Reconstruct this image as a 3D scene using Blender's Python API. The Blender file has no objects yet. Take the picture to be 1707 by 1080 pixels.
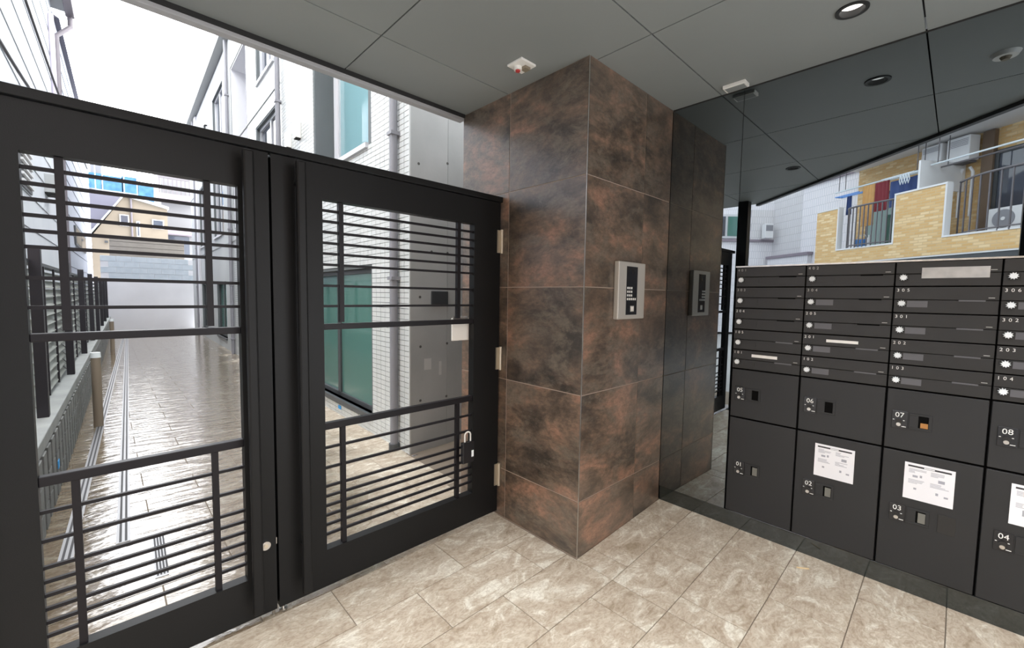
import bpy, math, random
from mathutils import Matrix, Vector
random.seed(7)
SC = bpy.context.scene
COL = SC.collection
PI = math.pi

# ------------------------------------------------------------------ camera, sky, exposure
cam_d = bpy.data.cameras.new('camera')
cam = bpy.data.objects.new('camera', cam_d); COL.objects.link(cam)
cam_d.sensor_width = 36.0
cam_d.lens = 709.8 / 1707 * 36.0
cam_d.clip_start = 0.02; cam_d.clip_end = 300
RX = (0.723528, -0.690123, 0.015390); DN = (-0.034256, -0.058164, -0.997719); FW = (0.689444, 0.721351, -0.065724)
cam.matrix_world = Matrix(((RX[0], -DN[0], -FW[0], -1.870), (RX[1], -DN[1], -FW[1], -1.399), (RX[2], -DN[2], -FW[2], 1.470), (0, 0, 0, 1)))
SC.camera = cam

W = bpy.data.worlds.new('overcast_sky'); SC.world = W; W.use_nodes = True
nt = W.node_tree; bg = nt.nodes['Background']
# an overcast sky: brighter overhead than at the horizon, the same all the way round
tc = nt.nodes.new('ShaderNodeTexCoord'); sp = nt.nodes.new('ShaderNodeSeparateXYZ'); rp = nt.nodes.new('ShaderNodeValToRGB')
nt.links.new(tc.outputs['Generated'], sp.inputs[0]); nt.links.new(sp.outputs['Z'], rp.inputs[0]); nt.links.new(rp.outputs[0], bg.inputs[0])
rp.color_ramp.elements[0].position = 0.0; rp.color_ramp.elements[0].color = (0.95, 0.97, 1.0, 1)
rp.color_ramp.elements[1].position = 1.0; rp.color_ramp.elements[1].color = (1.0, 1.0, 1.0, 1)
bg.inputs[1].default_value = 5.0
SC.view_settings.view_transform = 'Standard'; SC.view_settings.look = 'None'
SC.view_settings.gamma = 1.0; SC.view_settings.use_curve_mapping = False
SC.view_settings.exposure = 0.55
try:
    SC.cycles.max_bounces = 10; SC.cycles.glossy_bounces = 6; SC.cycles.diffuse_bounces = 5
except Exception: pass

# ------------------------------------------------------------------ helpers
class MB:
    def __init__(s, o=(0, 0, 0)): s.v = []; s.f = []; s.o = o
    def _add(s, vs, fs):
        n = len(s.v); o = s.o
        s.v += [(p[0]-o[0], p[1]-o[1], p[2]-o[2]) for p in vs]
        s.f += [tuple(i+n for i in f) for f in fs]
        return s
    def box(s, x0, x1, y0, y1, z0, z1):
        return s._add([(x0,y0,z0),(x1,y0,z0),(x1,y1,z0),(x0,y1,z0),(x0,y0,z1),(x1,y0,z1),(x1,y1,z1),(x0,y1,z1)],
                      [(3,2,1,0),(4,5,6,7),(0,1,5,4),(1,2,6,5),(2,3,7,6),(3,0,4,7)])
    def obox(s, c, h, M):
        vs = []
        for z in (-1, 1):
            for x, y in ((-1,-1),(1,-1),(1,1),(-1,1)):
                p = M @ Vector((x*h[0], y*h[1], z*h[2])); vs.append((c[0]+p.x, c[1]+p.y, c[2]+p.z))
        return s._add(vs, [(3,2,1,0),(4,5,6,7),(0,1,5,4),(1,2,6,5),(2,3,7,6),(3,0,4,7)])
    def prism(s, poly, z0, z1):
        n = len(poly)
        vs = [(p[0],p[1],z0) for p in poly] + [(p[0],p[1],z1) for p in poly]
        fs = [tuple(range(n))[::-1], tuple(range(n, 2*n))] + [(i,(i+1)%n,n+(i+1)%n,n+i) for i in range(n)]
        return s._add(vs, fs)
    def hexa(s, lo, hi):            # four lower corners, four upper corners
        return s._add(list(lo)+list(hi), [(3,2,1,0),(4,5,6,7),(0,1,5,4),(1,2,6,5),(2,3,7,6),(3,0,4,7)])
    def cyl(s, p0, p1, r, n=16, r1=None, star=None):
        p0 = Vector(p0); p1 = Vector(p1); r1 = r if r1 is None else r1
        d = (p1-p0).normalized(); a = d.orthogonal().normalized(); b = d.cross(a)
        vs = []
        for P, R in ((p0, r), (p1, r1)):
            for i in range(n):
                k = R if star is None or i % 2 == 0 else R*star
                t = 2*PI*i/n; q = P + a*(k*math.cos(t)) + b*(k*math.sin(t)); vs.append(tuple(q))
        fs = [tuple(range(n))[::-1], tuple(range(n, 2*n))] + [(i,(i+1)%n,n+(i+1)%n,n+i) for i in range(n)]
        return s._add(vs, fs)
    def ring(s, c, r0, r1, z0, z1, n=28):   # flat washer with axis Z
        vs = []
        for z in (z0, z1):
            for r in (r0, r1):
                vs += [(c[0]+r*math.cos(2*PI*i/n), c[1]+r*math.sin(2*PI*i/n), z) for i in range(n)]
        fs = []
        for i in range(n):
            j = (i+1) % n
            fs += [(i, n+i, n+j, j)[::-1], (2*n+i, 3*n+i, 3*n+j, 2*n+j), (n+i, n+j, 3*n+j, 3*n+i)[::1], (i, 2*n+i, 2*n+j, j)]
        return s._add(vs, fs)
    def tube(s, path, r, n=8):
        P = [Vector(p) for p in path]; rows = []; vs = []; fs = []
        up = None
        for i, p in enumerate(P):
            d = (P[min(i+1, len(P)-1)] - P[max(i-1, 0)]).normalized()
            a = d.orthogonal().normalized() if up is None else (up - d*up.dot(d)).normalized()
            up = a; b = d.cross(a)
            vs += [tuple(p + a*(r*math.cos(2*PI*k/n)) + b*(r*math.sin(2*PI*k/n))) for k in range(n)]
        for i in range(len(P)-1):
            for k in range(n):
                l = (k+1) % n
                fs.append((i*n+k, i*n+l, (i+1)*n+l, (i+1)*n+k))
        fs += [tuple(range(n))[::-1], tuple(range((len(P)-1)*n, len(P)*n))]
        return s._add(vs, fs)
    def build(s, name, mat, parent=None, bevel=0.0, smooth=False, loc=None, kind=None):
        me = bpy.data.meshes.new(name); me.from_pydata(s.v, [], s.f); me.update()
        me.materials.append(mat)
        if smooth:
            me.polygons.foreach_set('use_smooth', [True]*len(me.polygons))
            try: me.set_sharp_from_angle(angle=math.radians(38))
            except Exception: pass
        o = bpy.data.objects.new(name, me); COL.objects.link(o)
        if parent is not None: o.parent = parent
        if loc is not None: o.location = loc
        if bevel:
            m = o.modifiers.new('bevel', 'BEVEL'); m.width = bevel; m.segments = 2; m.limit_method = 'ANGLE'
        if kind: o['kind'] = kind
        return o

def tag(o, label=None, cat=None, group=None, kind=None):
    if label: o['label'] = label
    if cat: o['category'] = cat
    if group: o['group'] = group
    if kind: o['kind'] = kind
    return o
def thing(name, label, cat, loc=(0,0,0), rz=0.0, group=None):
    e = bpy.data.objects.new(name, None); COL.objects.link(e)
    e.empty_display_size = 0.1; e.location = loc; e.rotation_euler = (0, 0, rz)
    return tag(e, label, cat, group)
def struct(name, label, loc=(0,0,0), rz=0.0):
    e = bpy.data.objects.new(name, None); COL.objects.link(e)
    e.location = loc; e.rotation_euler = (0, 0, rz); e['kind'] = 'structure'; e['label'] = label
    return e
def clone(src, name, parent, loc):          # another piece that shares its mesh
    o = bpy.data.objects.new(name, src.data); COL.objects.link(o); o.parent = parent; o.location = loc
    for m in src.modifiers:
        k = o.modifiers.new(m.name, m.type)
        if m.type == 'BEVEL': k.width = m.width; k.segments = m.segments; k.limit_method = m.limit_method
    return o
def copy_tree(o, parent=None):
    c = o.copy(); COL.objects.link(c); c.parent = parent
    for ch in list(o.children): copy_tree(ch, c)
    return c
def text(name, body, size, mat, parent, loc, face, spacing=1.0, align='LEFT'):
    cu = bpy.data.curves.new(name, 'FONT'); cu.body = body; cu.size = size; cu.extrude = 0.0004; cu.space_character = spacing
    cu.align_x = align; cu.align_y = 'CENTER'; cu.materials.append(mat); cu.resolution_u = 3
    o = bpy.data.objects.new(name, cu); COL.objects.link(o)
    dg = bpy.context.evaluated_depsgraph_get(); me = bpy.data.meshes.new_from_object(o.evaluated_get(dg))
    bpy.data.objects.remove(o); me.name = name
    if not me.materials: me.materials.append(mat)
    o = bpy.data.objects.new(name, me); COL.objects.link(o); o.parent = parent; o.location = loc
    X = {'-x': Vector((0,-1,0)), '-y': Vector((1,0,0))}[face]; Z = Vector((0,0,1)); N = X.cross(Z)
    o.rotation_euler = Matrix((X, Z, N)).transposed().to_euler()
    return o

# ------------------------------------------------------------------ materials
def mat(name, col, rough=0.6, metal=0.0, col2=None, scale=8.0, bump=0.0, bscale=60.0, spec=0.5, vec=None, detail=4.0, emit=None, rnd=False):
    m = bpy.data.materials.new(name); m.use_nodes = True; t = m.node_tree; b = t.nodes['Principled BSDF']
    b.inputs['Roughness'].default_value = rough; b.inputs['Metallic'].default_value = metal
    b.inputs['Specular IOR Level'].default_value = spec
    b.inputs['Base Color'].default_value = (*col, 1)
    tcn = t.nodes.new('ShaderNodeTexCoord'); v = tcn.outputs['Object']
    if rnd:
        oi = t.nodes.new('ShaderNodeObjectInfo'); mu = t.nodes.new('ShaderNodeMath'); mu.operation = 'MULTIPLY'; mu.inputs[1].default_value = 57.0
        ad = t.nodes.new('ShaderNodeVectorMath'); ad.operation = 'ADD'
        t.links.new(oi.outputs['Random'], mu.inputs[0]); t.links.new(v, ad.inputs[0]); t.links.new(mu.outputs[0], ad.inputs[1]); v = ad.outputs[0]
    if vec:
        mp = t.nodes.new('ShaderNodeMapping'); mp.inputs['Scale'].default_value = vec; t.links.new(v, mp.inputs['Vector']); v = mp.outputs[0]
    if col2:
        n = t.nodes.new('ShaderNodeTexNoise'); n.inputs['Scale'].default_value = scale; n.inputs['Detail'].default_value = detail
        r = t.nodes.new('ShaderNodeValToRGB'); r.color_ramp.elements[0].position = 0.35; r.color_ramp.elements[1].position = 0.65
        r.color_ramp.elements[0].color = (*col, 1); r.color_ramp.elements[1].color = (*col2, 1)
        t.links.new(v, n.inputs['Vector']); t.links.new(n.outputs['Fac'], r.inputs[0]); t.links.new(r.outputs[0], b.inputs['Base Color'])
    if bump:
        n2 = t.nodes.new('ShaderNodeTexNoise'); n2.inputs['Scale'].default_value = bscale; n2.inputs['Detail'].default_value = 3
        bp = t.nodes.new('ShaderNodeBump'); bp.inputs['Strength'].default_value = bump; bp.inputs['Distance'].default_value = 0.01
        t.links.new(v, n2.inputs['Vector']); t.links.new(n2.outputs['Fac'], bp.inputs['Height']); t.links.new(bp.outputs[0], b.inputs['Normal'])
    if emit:
        b.inputs['Emission Color'].default_value = (*col, 1); b.inputs['Emission Strength'].default_value = emit
    return m

def ramp(t, stops):
    r = t.nodes.new('ShaderNodeValToRGB'); e = r.color_ramp.elements
    while len(e) < len(stops): e.new(0.5)
    for i, (p, c) in enumerate(stops): e[i].position = p; e[i].color = (*c, 1)
    return r

def floor_mat(name, wet):
    m = bpy.data.materials.new(name); m.use_nodes = True; t = m.node_tree; b = t.nodes['Principled BSDF']; L = t.links
    tcn = t.nodes.new('ShaderNodeTexCoord'); oi = t.nodes.new('ShaderNodeObjectInfo')
    mu = t.nodes.new('ShaderNodeMath'); mu.operation = 'MULTIPLY'; mu.inputs[1].default_value = 91.0; L.new(oi.outputs['Random'], mu.inputs[0])
    ad = t.nodes.new('ShaderNodeVectorMath'); ad.operation = 'ADD'; L.new(tcn.outputs['Object'], ad.inputs[0]); L.new(mu.outputs[0], ad.inputs[1])
    mp = t.nodes.new('ShaderNodeMapping'); mp.inputs['Scale'].default_value = (1.0, 1.7, 1.0); mp.inputs['Rotation'].default_value = (0, 0, 0.35); L.new(ad.outputs[0], mp.inputs[0])
    n1 = t.nodes.new('ShaderNodeTexNoise'); n1.inputs['Scale'].default_value = 5.5; n1.inputs['Detail'].default_value = 10; n1.inputs['Roughness'].default_value = 0.72; n1.inputs['Distortion'].default_value = 1.1
    L.new(mp.outputs[0], n1.inputs['Vector'])
    k = 0.755
    r1 = ramp(t, [(0.33, (0.38*k, 0.305*k, 0.215*k)), (0.42, (0.52*k, 0.43*k, 0.335*k)), (0.53, (0.61*k, 0.53*k, 0.425*k)), (0.62, (0.82*k, 0.77*k, 0.66*k))])
    L.new(n1.outputs['Fac'], r1.inputs[0])
    n3 = t.nodes.new('ShaderNodeTexNoise'); n3.inputs['Scale'].default_value = 26; n3.inputs['Detail'].default_value = 4; n3.inputs['Distortion'].default_value = 2.0; L.new(mp.outputs[0], n3.inputs['Vector'])
    r3 = ramp(t, [(0.40, (0.80, 0.76, 0.70)), (0.50, (1.0, 1.0, 1.0)), (0.60, (1.12, 1.13, 1.12))]); L.new(n3.outputs['Fac'], r3.inputs[0])
    mx = t.nodes.new('ShaderNodeMix'); mx.data_type = 'RGBA'; mx.blend_type = 'MULTIPLY'; mx.inputs[0].default_value = 0.7
    L.new(r1.outputs[0], mx.inputs[6]); L.new(r3.outputs[0], mx.inputs[7]); L.new(mx.outputs[2], b.inputs['Base Color'])
    bp = t.nodes.new('ShaderNodeBump')
    if wet:      # a thin rippled film of rain water lying on the alley tiles, patchy, dry near the building
        geo = t.nodes.new('ShaderNodeNewGeometry')
        def math_(op, a, c):
            q = t.nodes.new('ShaderNodeMath'); q.operation = op
            for i_, v_ in enumerate((a, c)):
                if isinstance(v_, (int, float)): q.inputs[i_].default_value = v_
                else: L.new(v_, q.inputs[i_])
            return q.outputs[0]
        sx = t.nodes.new('ShaderNodeSeparateXYZ'); L.new(geo.outputs['Position'], sx.inputs[0])
        nw = t.nodes.new('ShaderNodeTexNoise'); nw.inputs['Scale'].default_value = 1.6; nw.inputs['Detail'].default_value = 4; L.new(geo.outputs['Position'], nw.inputs['Vector'])
        far_ = math_('MULTIPLY', math_('SUBTRACT', sx.outputs['Y'], 1.0), 0.10)
        q = math_('ADD', math_('SUBTRACT', -0.55, sx.outputs['X']), math_('ADD', math_('MULTIPLY', math_('SUBTRACT', nw.outputs['Fac'], 0.5), 1.6), far_))
        mr = t.nodes.new('ShaderNodeMapRange'); mr.inputs['From Min'].default_value = -0.25; mr.inputs['From Max'].default_value = 0.35; L.new(q, mr.inputs['Value']); wm = mr.outputs[0]
        rr = t.nodes.new('ShaderNodeMapRange'); rr.inputs['To Min'].default_value = 0.45; rr.inputs['To Max'].default_value = 0.13; L.new(wm, rr.inputs['Value']); L.new(rr.outputs[0], b.inputs['Roughness'])
        cw_ = t.nodes.new('ShaderNodeMapRange'); cw_.inputs['To Min'].default_value = 0.0; cw_.inputs['To Max'].default_value = 0.55; L.new(wm, cw_.inputs['Value']); L.new(cw_.outputs[0], b.inputs['Coat Weight'])
        dk = t.nodes.new('ShaderNodeMix'); dk.data_type = 'RGBA'; dk.blend_type = 'MULTIPLY'; L.new(wm, dk.inputs[0]); L.new(mx.outputs[2], dk.inputs[6]); dk.inputs[7].default_value = (0.40, 0.37, 0.33, 1)
        L.new(dk.outputs[2], b.inputs['Base Color'])
        mp2 = t.nodes.new('ShaderNodeMapping'); mp2.inputs['Scale'].default_value = (1.6, 5.5, 1.0); L.new(geo.outputs['Position'], mp2.inputs[0])
        n4 = t.nodes.new('ShaderNodeTexNoise'); n4.inputs['Scale'].default_value = 2.4; n4.inputs['Detail'].default_value = 4; L.new(mp2.outputs[0], n4.inputs['Vector'])
        L.new(n4.outputs['Fac'], bp.inputs['Height']); bp.inputs['Strength'].default_value = 0.5; bp.inputs['Distance'].default_value = 0.022
        b.inputs['Coat Roughness'].default_value = 0.07; b.inputs['Coat IOR'].default_value = 1.35
        L.new(bp.outputs[0], b.inputs['Coat Normal'])
    else:
        b.inputs['Roughness'].default_value = 0.42
        L.new(n1.outputs['Fac'], bp.inputs['Height']); bp.inputs['Strength'].default_value = 0.25; bp.inputs['Distance'].default_value = 0.006
    L.new(bp.outputs[0], b.inputs['Normal'])
    return m

def pillar_mat():
    m = bpy.data.materials.new('rust_porcelain'); m.use_nodes = True; t = m.node_tree; b = t.nodes['Principled BSDF']; L = t.links
    tcn = t.nodes.new('ShaderNodeTexCoord'); oi = t.nodes.new('ShaderNodeObjectInfo')
    mu = t.nodes.new('ShaderNodeMath'); mu.operation = 'MULTIPLY'; mu.inputs[1].default_value = 43.0; L.new(oi.outputs['Random'], mu.inputs[0])
    ad = t.nodes.new('ShaderNodeVectorMath'); ad.operation = 'ADD'; L.new(tcn.outputs['Object'], ad.inputs[0]); L.new(mu.outputs[0], ad.inputs[1])
    mp = t.nodes.new('ShaderNodeMapping'); mp.inputs['Scale'].default_value = (1.0, 1.0, 1.9); L.new(ad.outputs[0], mp.inputs[0])
    def noise(s, d, dist, rg=0.6):
        n = t.nodes.new('ShaderNodeTexNoise'); n.inputs['Scale'].default_value = s; n.inputs['Detail'].default_value = d
        n.inputs['Distortion'].default_value = dist; n.inputs['Roughness'].default_value = rg; L.new(mp.outputs[0], n.inputs['Vector']); return n
    n1 = noise(2.1, 10, 0.40, 0.66); n2 = noise(3.6, 12, 0.45, 0.74); n3 = noise(24, 10, 0.3, 0.80)
    r1 = ramp(t, [(0.37, (0.036, 0.027, 0.020)), (0.46, (0.095, 0.067, 0.048)), (0.53, (0.165, 0.111, 0.078)), (0.63, (0.315, 0.175, 0.118))])
    L.new(n1.outputs['Fac'], r1.inputs[0])
    r2 = ramp(t, [(0.50, (0, 0, 0)), (0.60, (0.80, 0.80, 0.80))]); L.new(n2.outputs['Fac'], r2.inputs[0])
    mx = t.nodes.new('ShaderNodeMix'); mx.data_type = 'RGBA'; L.new(r2.outputs[0], mx.inputs[0]); L.new(r1.outputs[0], mx.inputs[6]); mx.inputs[7].default_value = (0.150, 0.121, 0.093, 1)
    r3 = ramp(t, [(0.38, (0.60, 0.60, 0.60)), (0.62, (1.30, 1.28, 1.25))]); L.new(n3.outputs['Fac'], r3.inputs[0])
    m2 = t.nodes.new('ShaderNodeMix'); m2.data_type = 'RGBA'; m2.blend_type = 'MULTIPLY'; m2.inputs[0].default_value = 0.8
    L.new(mx.outputs[2], m2.inputs[6]); L.new(r3.outputs[0], m2.inputs[7]); L.new(m2.outputs[2], b.inputs['Base Color'])
    b.inputs['Roughness'].default_value = 0.36; b.inputs['Specular IOR Level'].default_value = 0.8; b.inputs['Coat Weight'].default_value = 0.5; b.inputs['Coat Roughness'].default_value = 0.22; b.inputs['Coat IOR'].default_value = 1.55
    bp = t.nodes.new('ShaderNodeBump'); bp.inputs['Strength'].default_value = 0.18; bp.inputs['Distance'].default_value = 0.004
    L.new(n3.outputs['Fac'], bp.inputs['Height']); L.new(bp.outputs[0], b.inputs['Normal'])
    return m

def brick_mat(name, c1, c2, mortar, bw, bh, flip=True, rough=0.75, mort=0.01):
    m = bpy.data.materials.new(name); m.use_nodes = True; t = m.node_tree; b = t.nodes['Principled BSDF']; L = t.links
    tcn = t.nodes.new('ShaderNodeTexCoord'); sx = t.nodes.new('ShaderNodeSeparateXYZ'); cx = t.nodes.new('ShaderNodeCombineXYZ')
    L.new(tcn.outputs['Object'], sx.inputs[0]); L.new(sx.outputs['X' if flip else 'Y'], cx.inputs[0]); L.new(sx.outputs['Z'], cx.inputs[1])
    br = t.nodes.new('ShaderNodeTexBrick'); br.inputs['Scale'].default_value = 1.0; br.inputs['Brick Width'].default_value = bw; br.inputs['Row Height'].default_value = bh
    br.inputs['Mortar Size'].default_value = mort; br.inputs['Color1'].default_value = (*c1, 1); br.inputs['Color2'].default_value = (*c2, 1); br.inputs['Mortar'].default_value = (*mortar, 1)
    br.inputs['Bias'].default_value = -0.35
    L.new(cx.outputs[0], br.inputs['Vector']); L.new(br.outputs['Color'], b.inputs['Base Color']); b.inputs['Roughness'].default_value = rough
    bp = t.nodes.new('ShaderNodeBump'); bp.inputs['Strength'].default_value = 0.4; bp.inputs['Distance'].default_value = 0.01; bp.invert = True
    L.new(br.outputs['Fac'], bp.inputs['Height']); L.new(bp.outputs[0], b.inputs['Normal'])
    return m

M = {}
M['gate'] = mat('black_gate_metal', (0.009, 0.0093, 0.0098), 0.42, 0.0, (0.010, 0.0103, 0.0107), 3.0, 0.04, 300, spec=0.18)
M['gate_bar'] = mat('black_bar_metal', (0.010, 0.009, 0.011), 0.4, spec=0.2)
M['ceil'] = mat('grey_ceiling_panel', (0.232, 0.250, 0.244), 0.5, 0.0, (0.243, 0.261, 0.255), 1.5)
M['dark'] = mat('dark_joint', (0.02, 0.02, 0.02), 0.8)
M['trim'] = mat('grey_trim', (0.42, 0.42, 0.43), 0.45)
M['pillar'] = pillar_mat()
M['grout_br'] = mat('brown_grout', (0.42, 0.34, 0.28), 0.85)
M['steel'] = mat('brushed_steel', (0.62, 0.60, 0.57), 0.33, 1.0, (0.50, 0.49, 0.47), 30, 0.0)
M['hinge'] = mat('hinge_metal', (0.60, 0.54, 0.44), 0.38, 0.8)
M['floor'] = floor_mat('stone_tile_dry', False)
M['wet'] = floor_mat('stone_tile_wet', True)
M['grout_fl'] = mat('floor_grout', (0.19, 0.155, 0.12), 0.9)
M['mirror'] = mat('smoked_mirror', (0.235, 0.260, 0.272), 0.004, 1.0)
M['edge'] = mat('mirror_back', (0.03, 0.03, 0.035), 0.5)
M['plinth'] = mat('polished_black_stone', (0.016, 0.022, 0.0205), 0.07, 0.0, None, spec=0.95)
M['box'] = mat('black_mailbox_metal', (0.0135, 0.0135, 0.0134), 0.44, 0.0, (0.016, 0.0158, 0.0156), 6, 0.03, 500)
M['locker'] = mat('black_locker_metal', (0.0125, 0.0137, 0.0153), 0.50, 0.0, (0.0148, 0.016, 0.0176), 3, 0.05, 700)
M['recess'] = mat('black_recess', (0.004, 0.004, 0.004), 0.8, spec=0.05)
M['plate'] = mat('gloss_black_plate', (0.012, 0.013, 0.016), 0.22)
M['ink'] = mat('white_lettering', (0.78, 0.78, 0.76), 0.6)
M['ink_dim'] = mat('grey_lettering', (0.42, 0.42, 0.40), 0.6)
M['dial'] = mat('pale_dial_plastic', (0.82, 0.87, 0.90), 0.35)
M['name'] = mat('grey_name_plate', (0.105, 0.105, 0.115), 0.35)
M['paper'] = mat('white_paper', (0.84, 0.85, 0.88), 0.7, 0.0, (0.80, 0.81, 0.85), 4)
M['print'] = mat('black_print', (0.045, 0.045, 0.05), 0.7)
M['print_g'] = mat('grey_print', (0.36, 0.37, 0.42), 0.7)
M['tape'] = mat('clear_grey_tape', (0.42, 0.42, 0.42), 0.25, 0.0, (0.56, 0.56, 0.55), 14)
M['wtape'] = mat('white_tape', (0.85, 0.85, 0.83), 0.5)
M['card'] = mat('slot_card', (0.16, 0.16, 0.14), 0.6)
M['orange'] = mat('orange_card', (0.42, 0.19, 0.05), 0.6)
M['icom'] = mat('satin_aluminium', (0.52, 0.505, 0.47), 0.36, 0.25)
M['white'] = mat('white_plastic', (0.80, 0.79, 0.75), 0.4)
M['red'] = mat('red_plastic', (0.50, 0.05, 0.05), 0.4)
M['bronze'] = mat('tan_plastic', (0.24, 0.20, 0.14), 0.5)
M['lens'] = mat('lit_lamp_lens', (1.0, 0.97, 0.92), 0.4, emit=1.1)
M['black'] = mat('black_plastic', (0.012, 0.012, 0.012), 0.5)
M['conc'] = mat('fair_faced_concrete', (0.40, 0.412, 0.412), 0.75, 0.0, (0.49, 0.50, 0.50), 1.6, 0.06, 40, detail=7)
M['conc_l'] = mat('weathered_concrete', (0.62, 0.62, 0.65), 0.85, 0.0, (0.68, 0.68, 0.71), 1.1, 0.05, 30, detail=7)
M['conc_hole'] = mat('cone_hole', (0.10, 0.10, 0.095), 0.9)
M['patch'] = mat('mortar_patch', (0.62, 0.62, 0.61), 0.85)
M['wtile'] = mat('white_glazed_tile', (0.60, 0.62, 0.615), 0.28, 0.0, (0.65, 0.665, 0.66), 4)
M['wgrout'] = mat('tile_grout', (0.13, 0.145, 0.15), 0.9)
M['wwall'] = mat('white_render', (0.46, 0.475, 0.48), 0.7)
M['glass'] = mat('teal_window_glass', (0.085, 0.20, 0.175), 0.03, 0.0, None, spec=0.9)
M['glass_g'] = mat('grey_window_glass', (0.07, 0.08, 0.105), 0.03, 0.0, None, spec=0.9)
M['glass_t'] = mat('pale_teal_glass', (0.22, 0.40, 0.44), 0.03, 0.0, None, spec=0.9)
M['frame'] = mat('dark_window_frame', (0.06, 0.065, 0.07), 0.4)
M['frame_w'] = mat('silver_window_frame', (0.62, 0.63, 0.66), 0.4, 0.3)
M['pipe'] = mat('grey_downpipe', (0.25, 0.25, 0.275), 0.45)
M['roof'] = mat('grey_roof_edge', (0.33, 0.34, 0.34), 0.6)
M['siding'] = mat('pale_siding', (0.66, 0.695, 0.745), 0.65, 0.0, (0.70, 0.73, 0.775), 2, 0.05, 80)
M['siding_b'] = mat('bluish_siding', (0.36, 0.39, 0.47), 0.65, 0.0, (0.39, 0.42, 0.495), 2)
M['gutter'] = mat('brown_gutter', (0.19, 0.17, 0.19), 0.5)
M['lilac'] = mat('pale_conduit', (0.62, 0.57, 0.66), 0.5)
M['block'] = mat('split_face_block', (0.15, 0.155, 0.152), 0.9, 0.0, (0.20, 0.205, 0.20), 9, 0.35, 60, rnd=True)
M['cap'] = mat('concrete_capping', (0.25, 0.265, 0.262), 0.8, 0.0, (0.31, 0.325, 0.32), 4, 0.1, 60)
M['louver'] = mat('pale_louver', (0.27, 0.285, 0.26), 0.5)
M['post'] = mat('black_fence_post', (0.018, 0.016, 0.022), 0.45)
M['bollard'] = mat('beige_pipe', (0.26, 0.21, 0.16), 0.5)
M['drain'] = mat('steel_drain', (0.30, 0.30, 0.31), 0.4, 0.5)
M['slot'] = mat('drain_slot', (0.05, 0.05, 0.055), 0.7)
M['blue'] = mat('blue_tape', (0.01, 0.33, 0.78), 0.5)
M['cblk'] = mat('pale_concrete_block', (0.44, 0.495, 0.55), 0.85, 0.0, (0.50, 0.55, 0.60), 5, 0.1, 50, rnd=True)
M['wood'] = mat('greyish_cladding', (0.26, 0.235, 0.205), 0.75, 0.0, (0.29, 0.262, 0.23), 6)
M['wh'] = mat('grey_white_render', (0.20, 0.202, 0.21), 0.8)
M['beige'] = mat('beige_render', (0.225, 0.188, 0.142), 0.8, 0.0, (0.245, 0.206, 0.157), 2)
M['slate'] = mat('lilac_roof', (0.125, 0.123, 0.16), 0.7)
M['net'] = mat('blue_site_netting', (0.015, 0.085, 0.21), 0.7, 0.0, (0.055, 0.16, 0.29), 2.5)
M['scaff'] = mat('scaffold_pole', (0.34, 0.38, 0.45), 0.5)
M['brick'] = brick_mat('tan_brick', (0.66, 0.42, 0.175), (0.92, 0.74, 0.47), (0.64, 0.47, 0.26), 0.22, 0.07)
M['gtile'] = brick_mat('pale_grey_tile', (0.78, 0.765, 0.80), (0.82, 0.81, 0.84), (0.62, 0.61, 0.64), 0.10, 0.30)
M['gtile_d'] = brick_mat('grey_tile', (0.66, 0.645, 0.66), (0.70, 0.68, 0.69), (0.52, 0.51, 0.53), 0.10, 0.30)
M['ledge'] = mat('mauve_ledge', (0.26, 0.22, 0.26), 0.6)
M['slab'] = mat('grey_slab', (0.72, 0.72, 0.73), 0.8)
M['rail'] = mat('dark_railing', (0.13, 0.12, 0.13), 0.45)
M['brown'] = mat('brown_column', (0.16, 0.11, 0.075), 0.7)
M['acw'] = mat('white_unit', (0.72, 0.72, 0.73), 0.45)
M['cl_or'] = mat('orange_cloth', (0.62, 0.36, 0.14), 0.9, 0.0, (0.56, 0.32, 0.12), 9)
M['cl_rd'] = mat('maroon_cloth', (0.22, 0.035, 0.045), 0.9)
M['cl_nv'] = mat('navy_cloth', (0.045, 0.075, 0.20), 0.9)
M['cl_gr'] = mat('green_cloth', (0.12, 0.20, 0.16), 0.9)
M['hang'] = mat('blue_hanger_plastic', (0.10, 0.28, 0.68), 0.4)
M['hang_w'] = mat('white_hanger_plastic', (0.66, 0.72, 0.76), 0.4)
M['hang_g'] = mat('green_pole', (0.22, 0.42, 0.34), 0.4)
M['asph'] = mat('asphalt', (0.30, 0.30, 0.30), 0.8, 0.0, (0.36, 0.36, 0.36), 30, 0.2, 200)
M['straw'] = mat('straw', (0.74, 0.58, 0.34), 0.7)
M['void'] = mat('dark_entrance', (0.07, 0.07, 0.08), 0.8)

XM = 0.94          # plane of the mirror
GY = 0.667         # front face of the gates
HC = 2.73          # ceiling height
def zf(x): return 0.041*max(0.0, x+0.005)   # the floor rises gently from the drainage crease to the mailboxes

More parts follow.
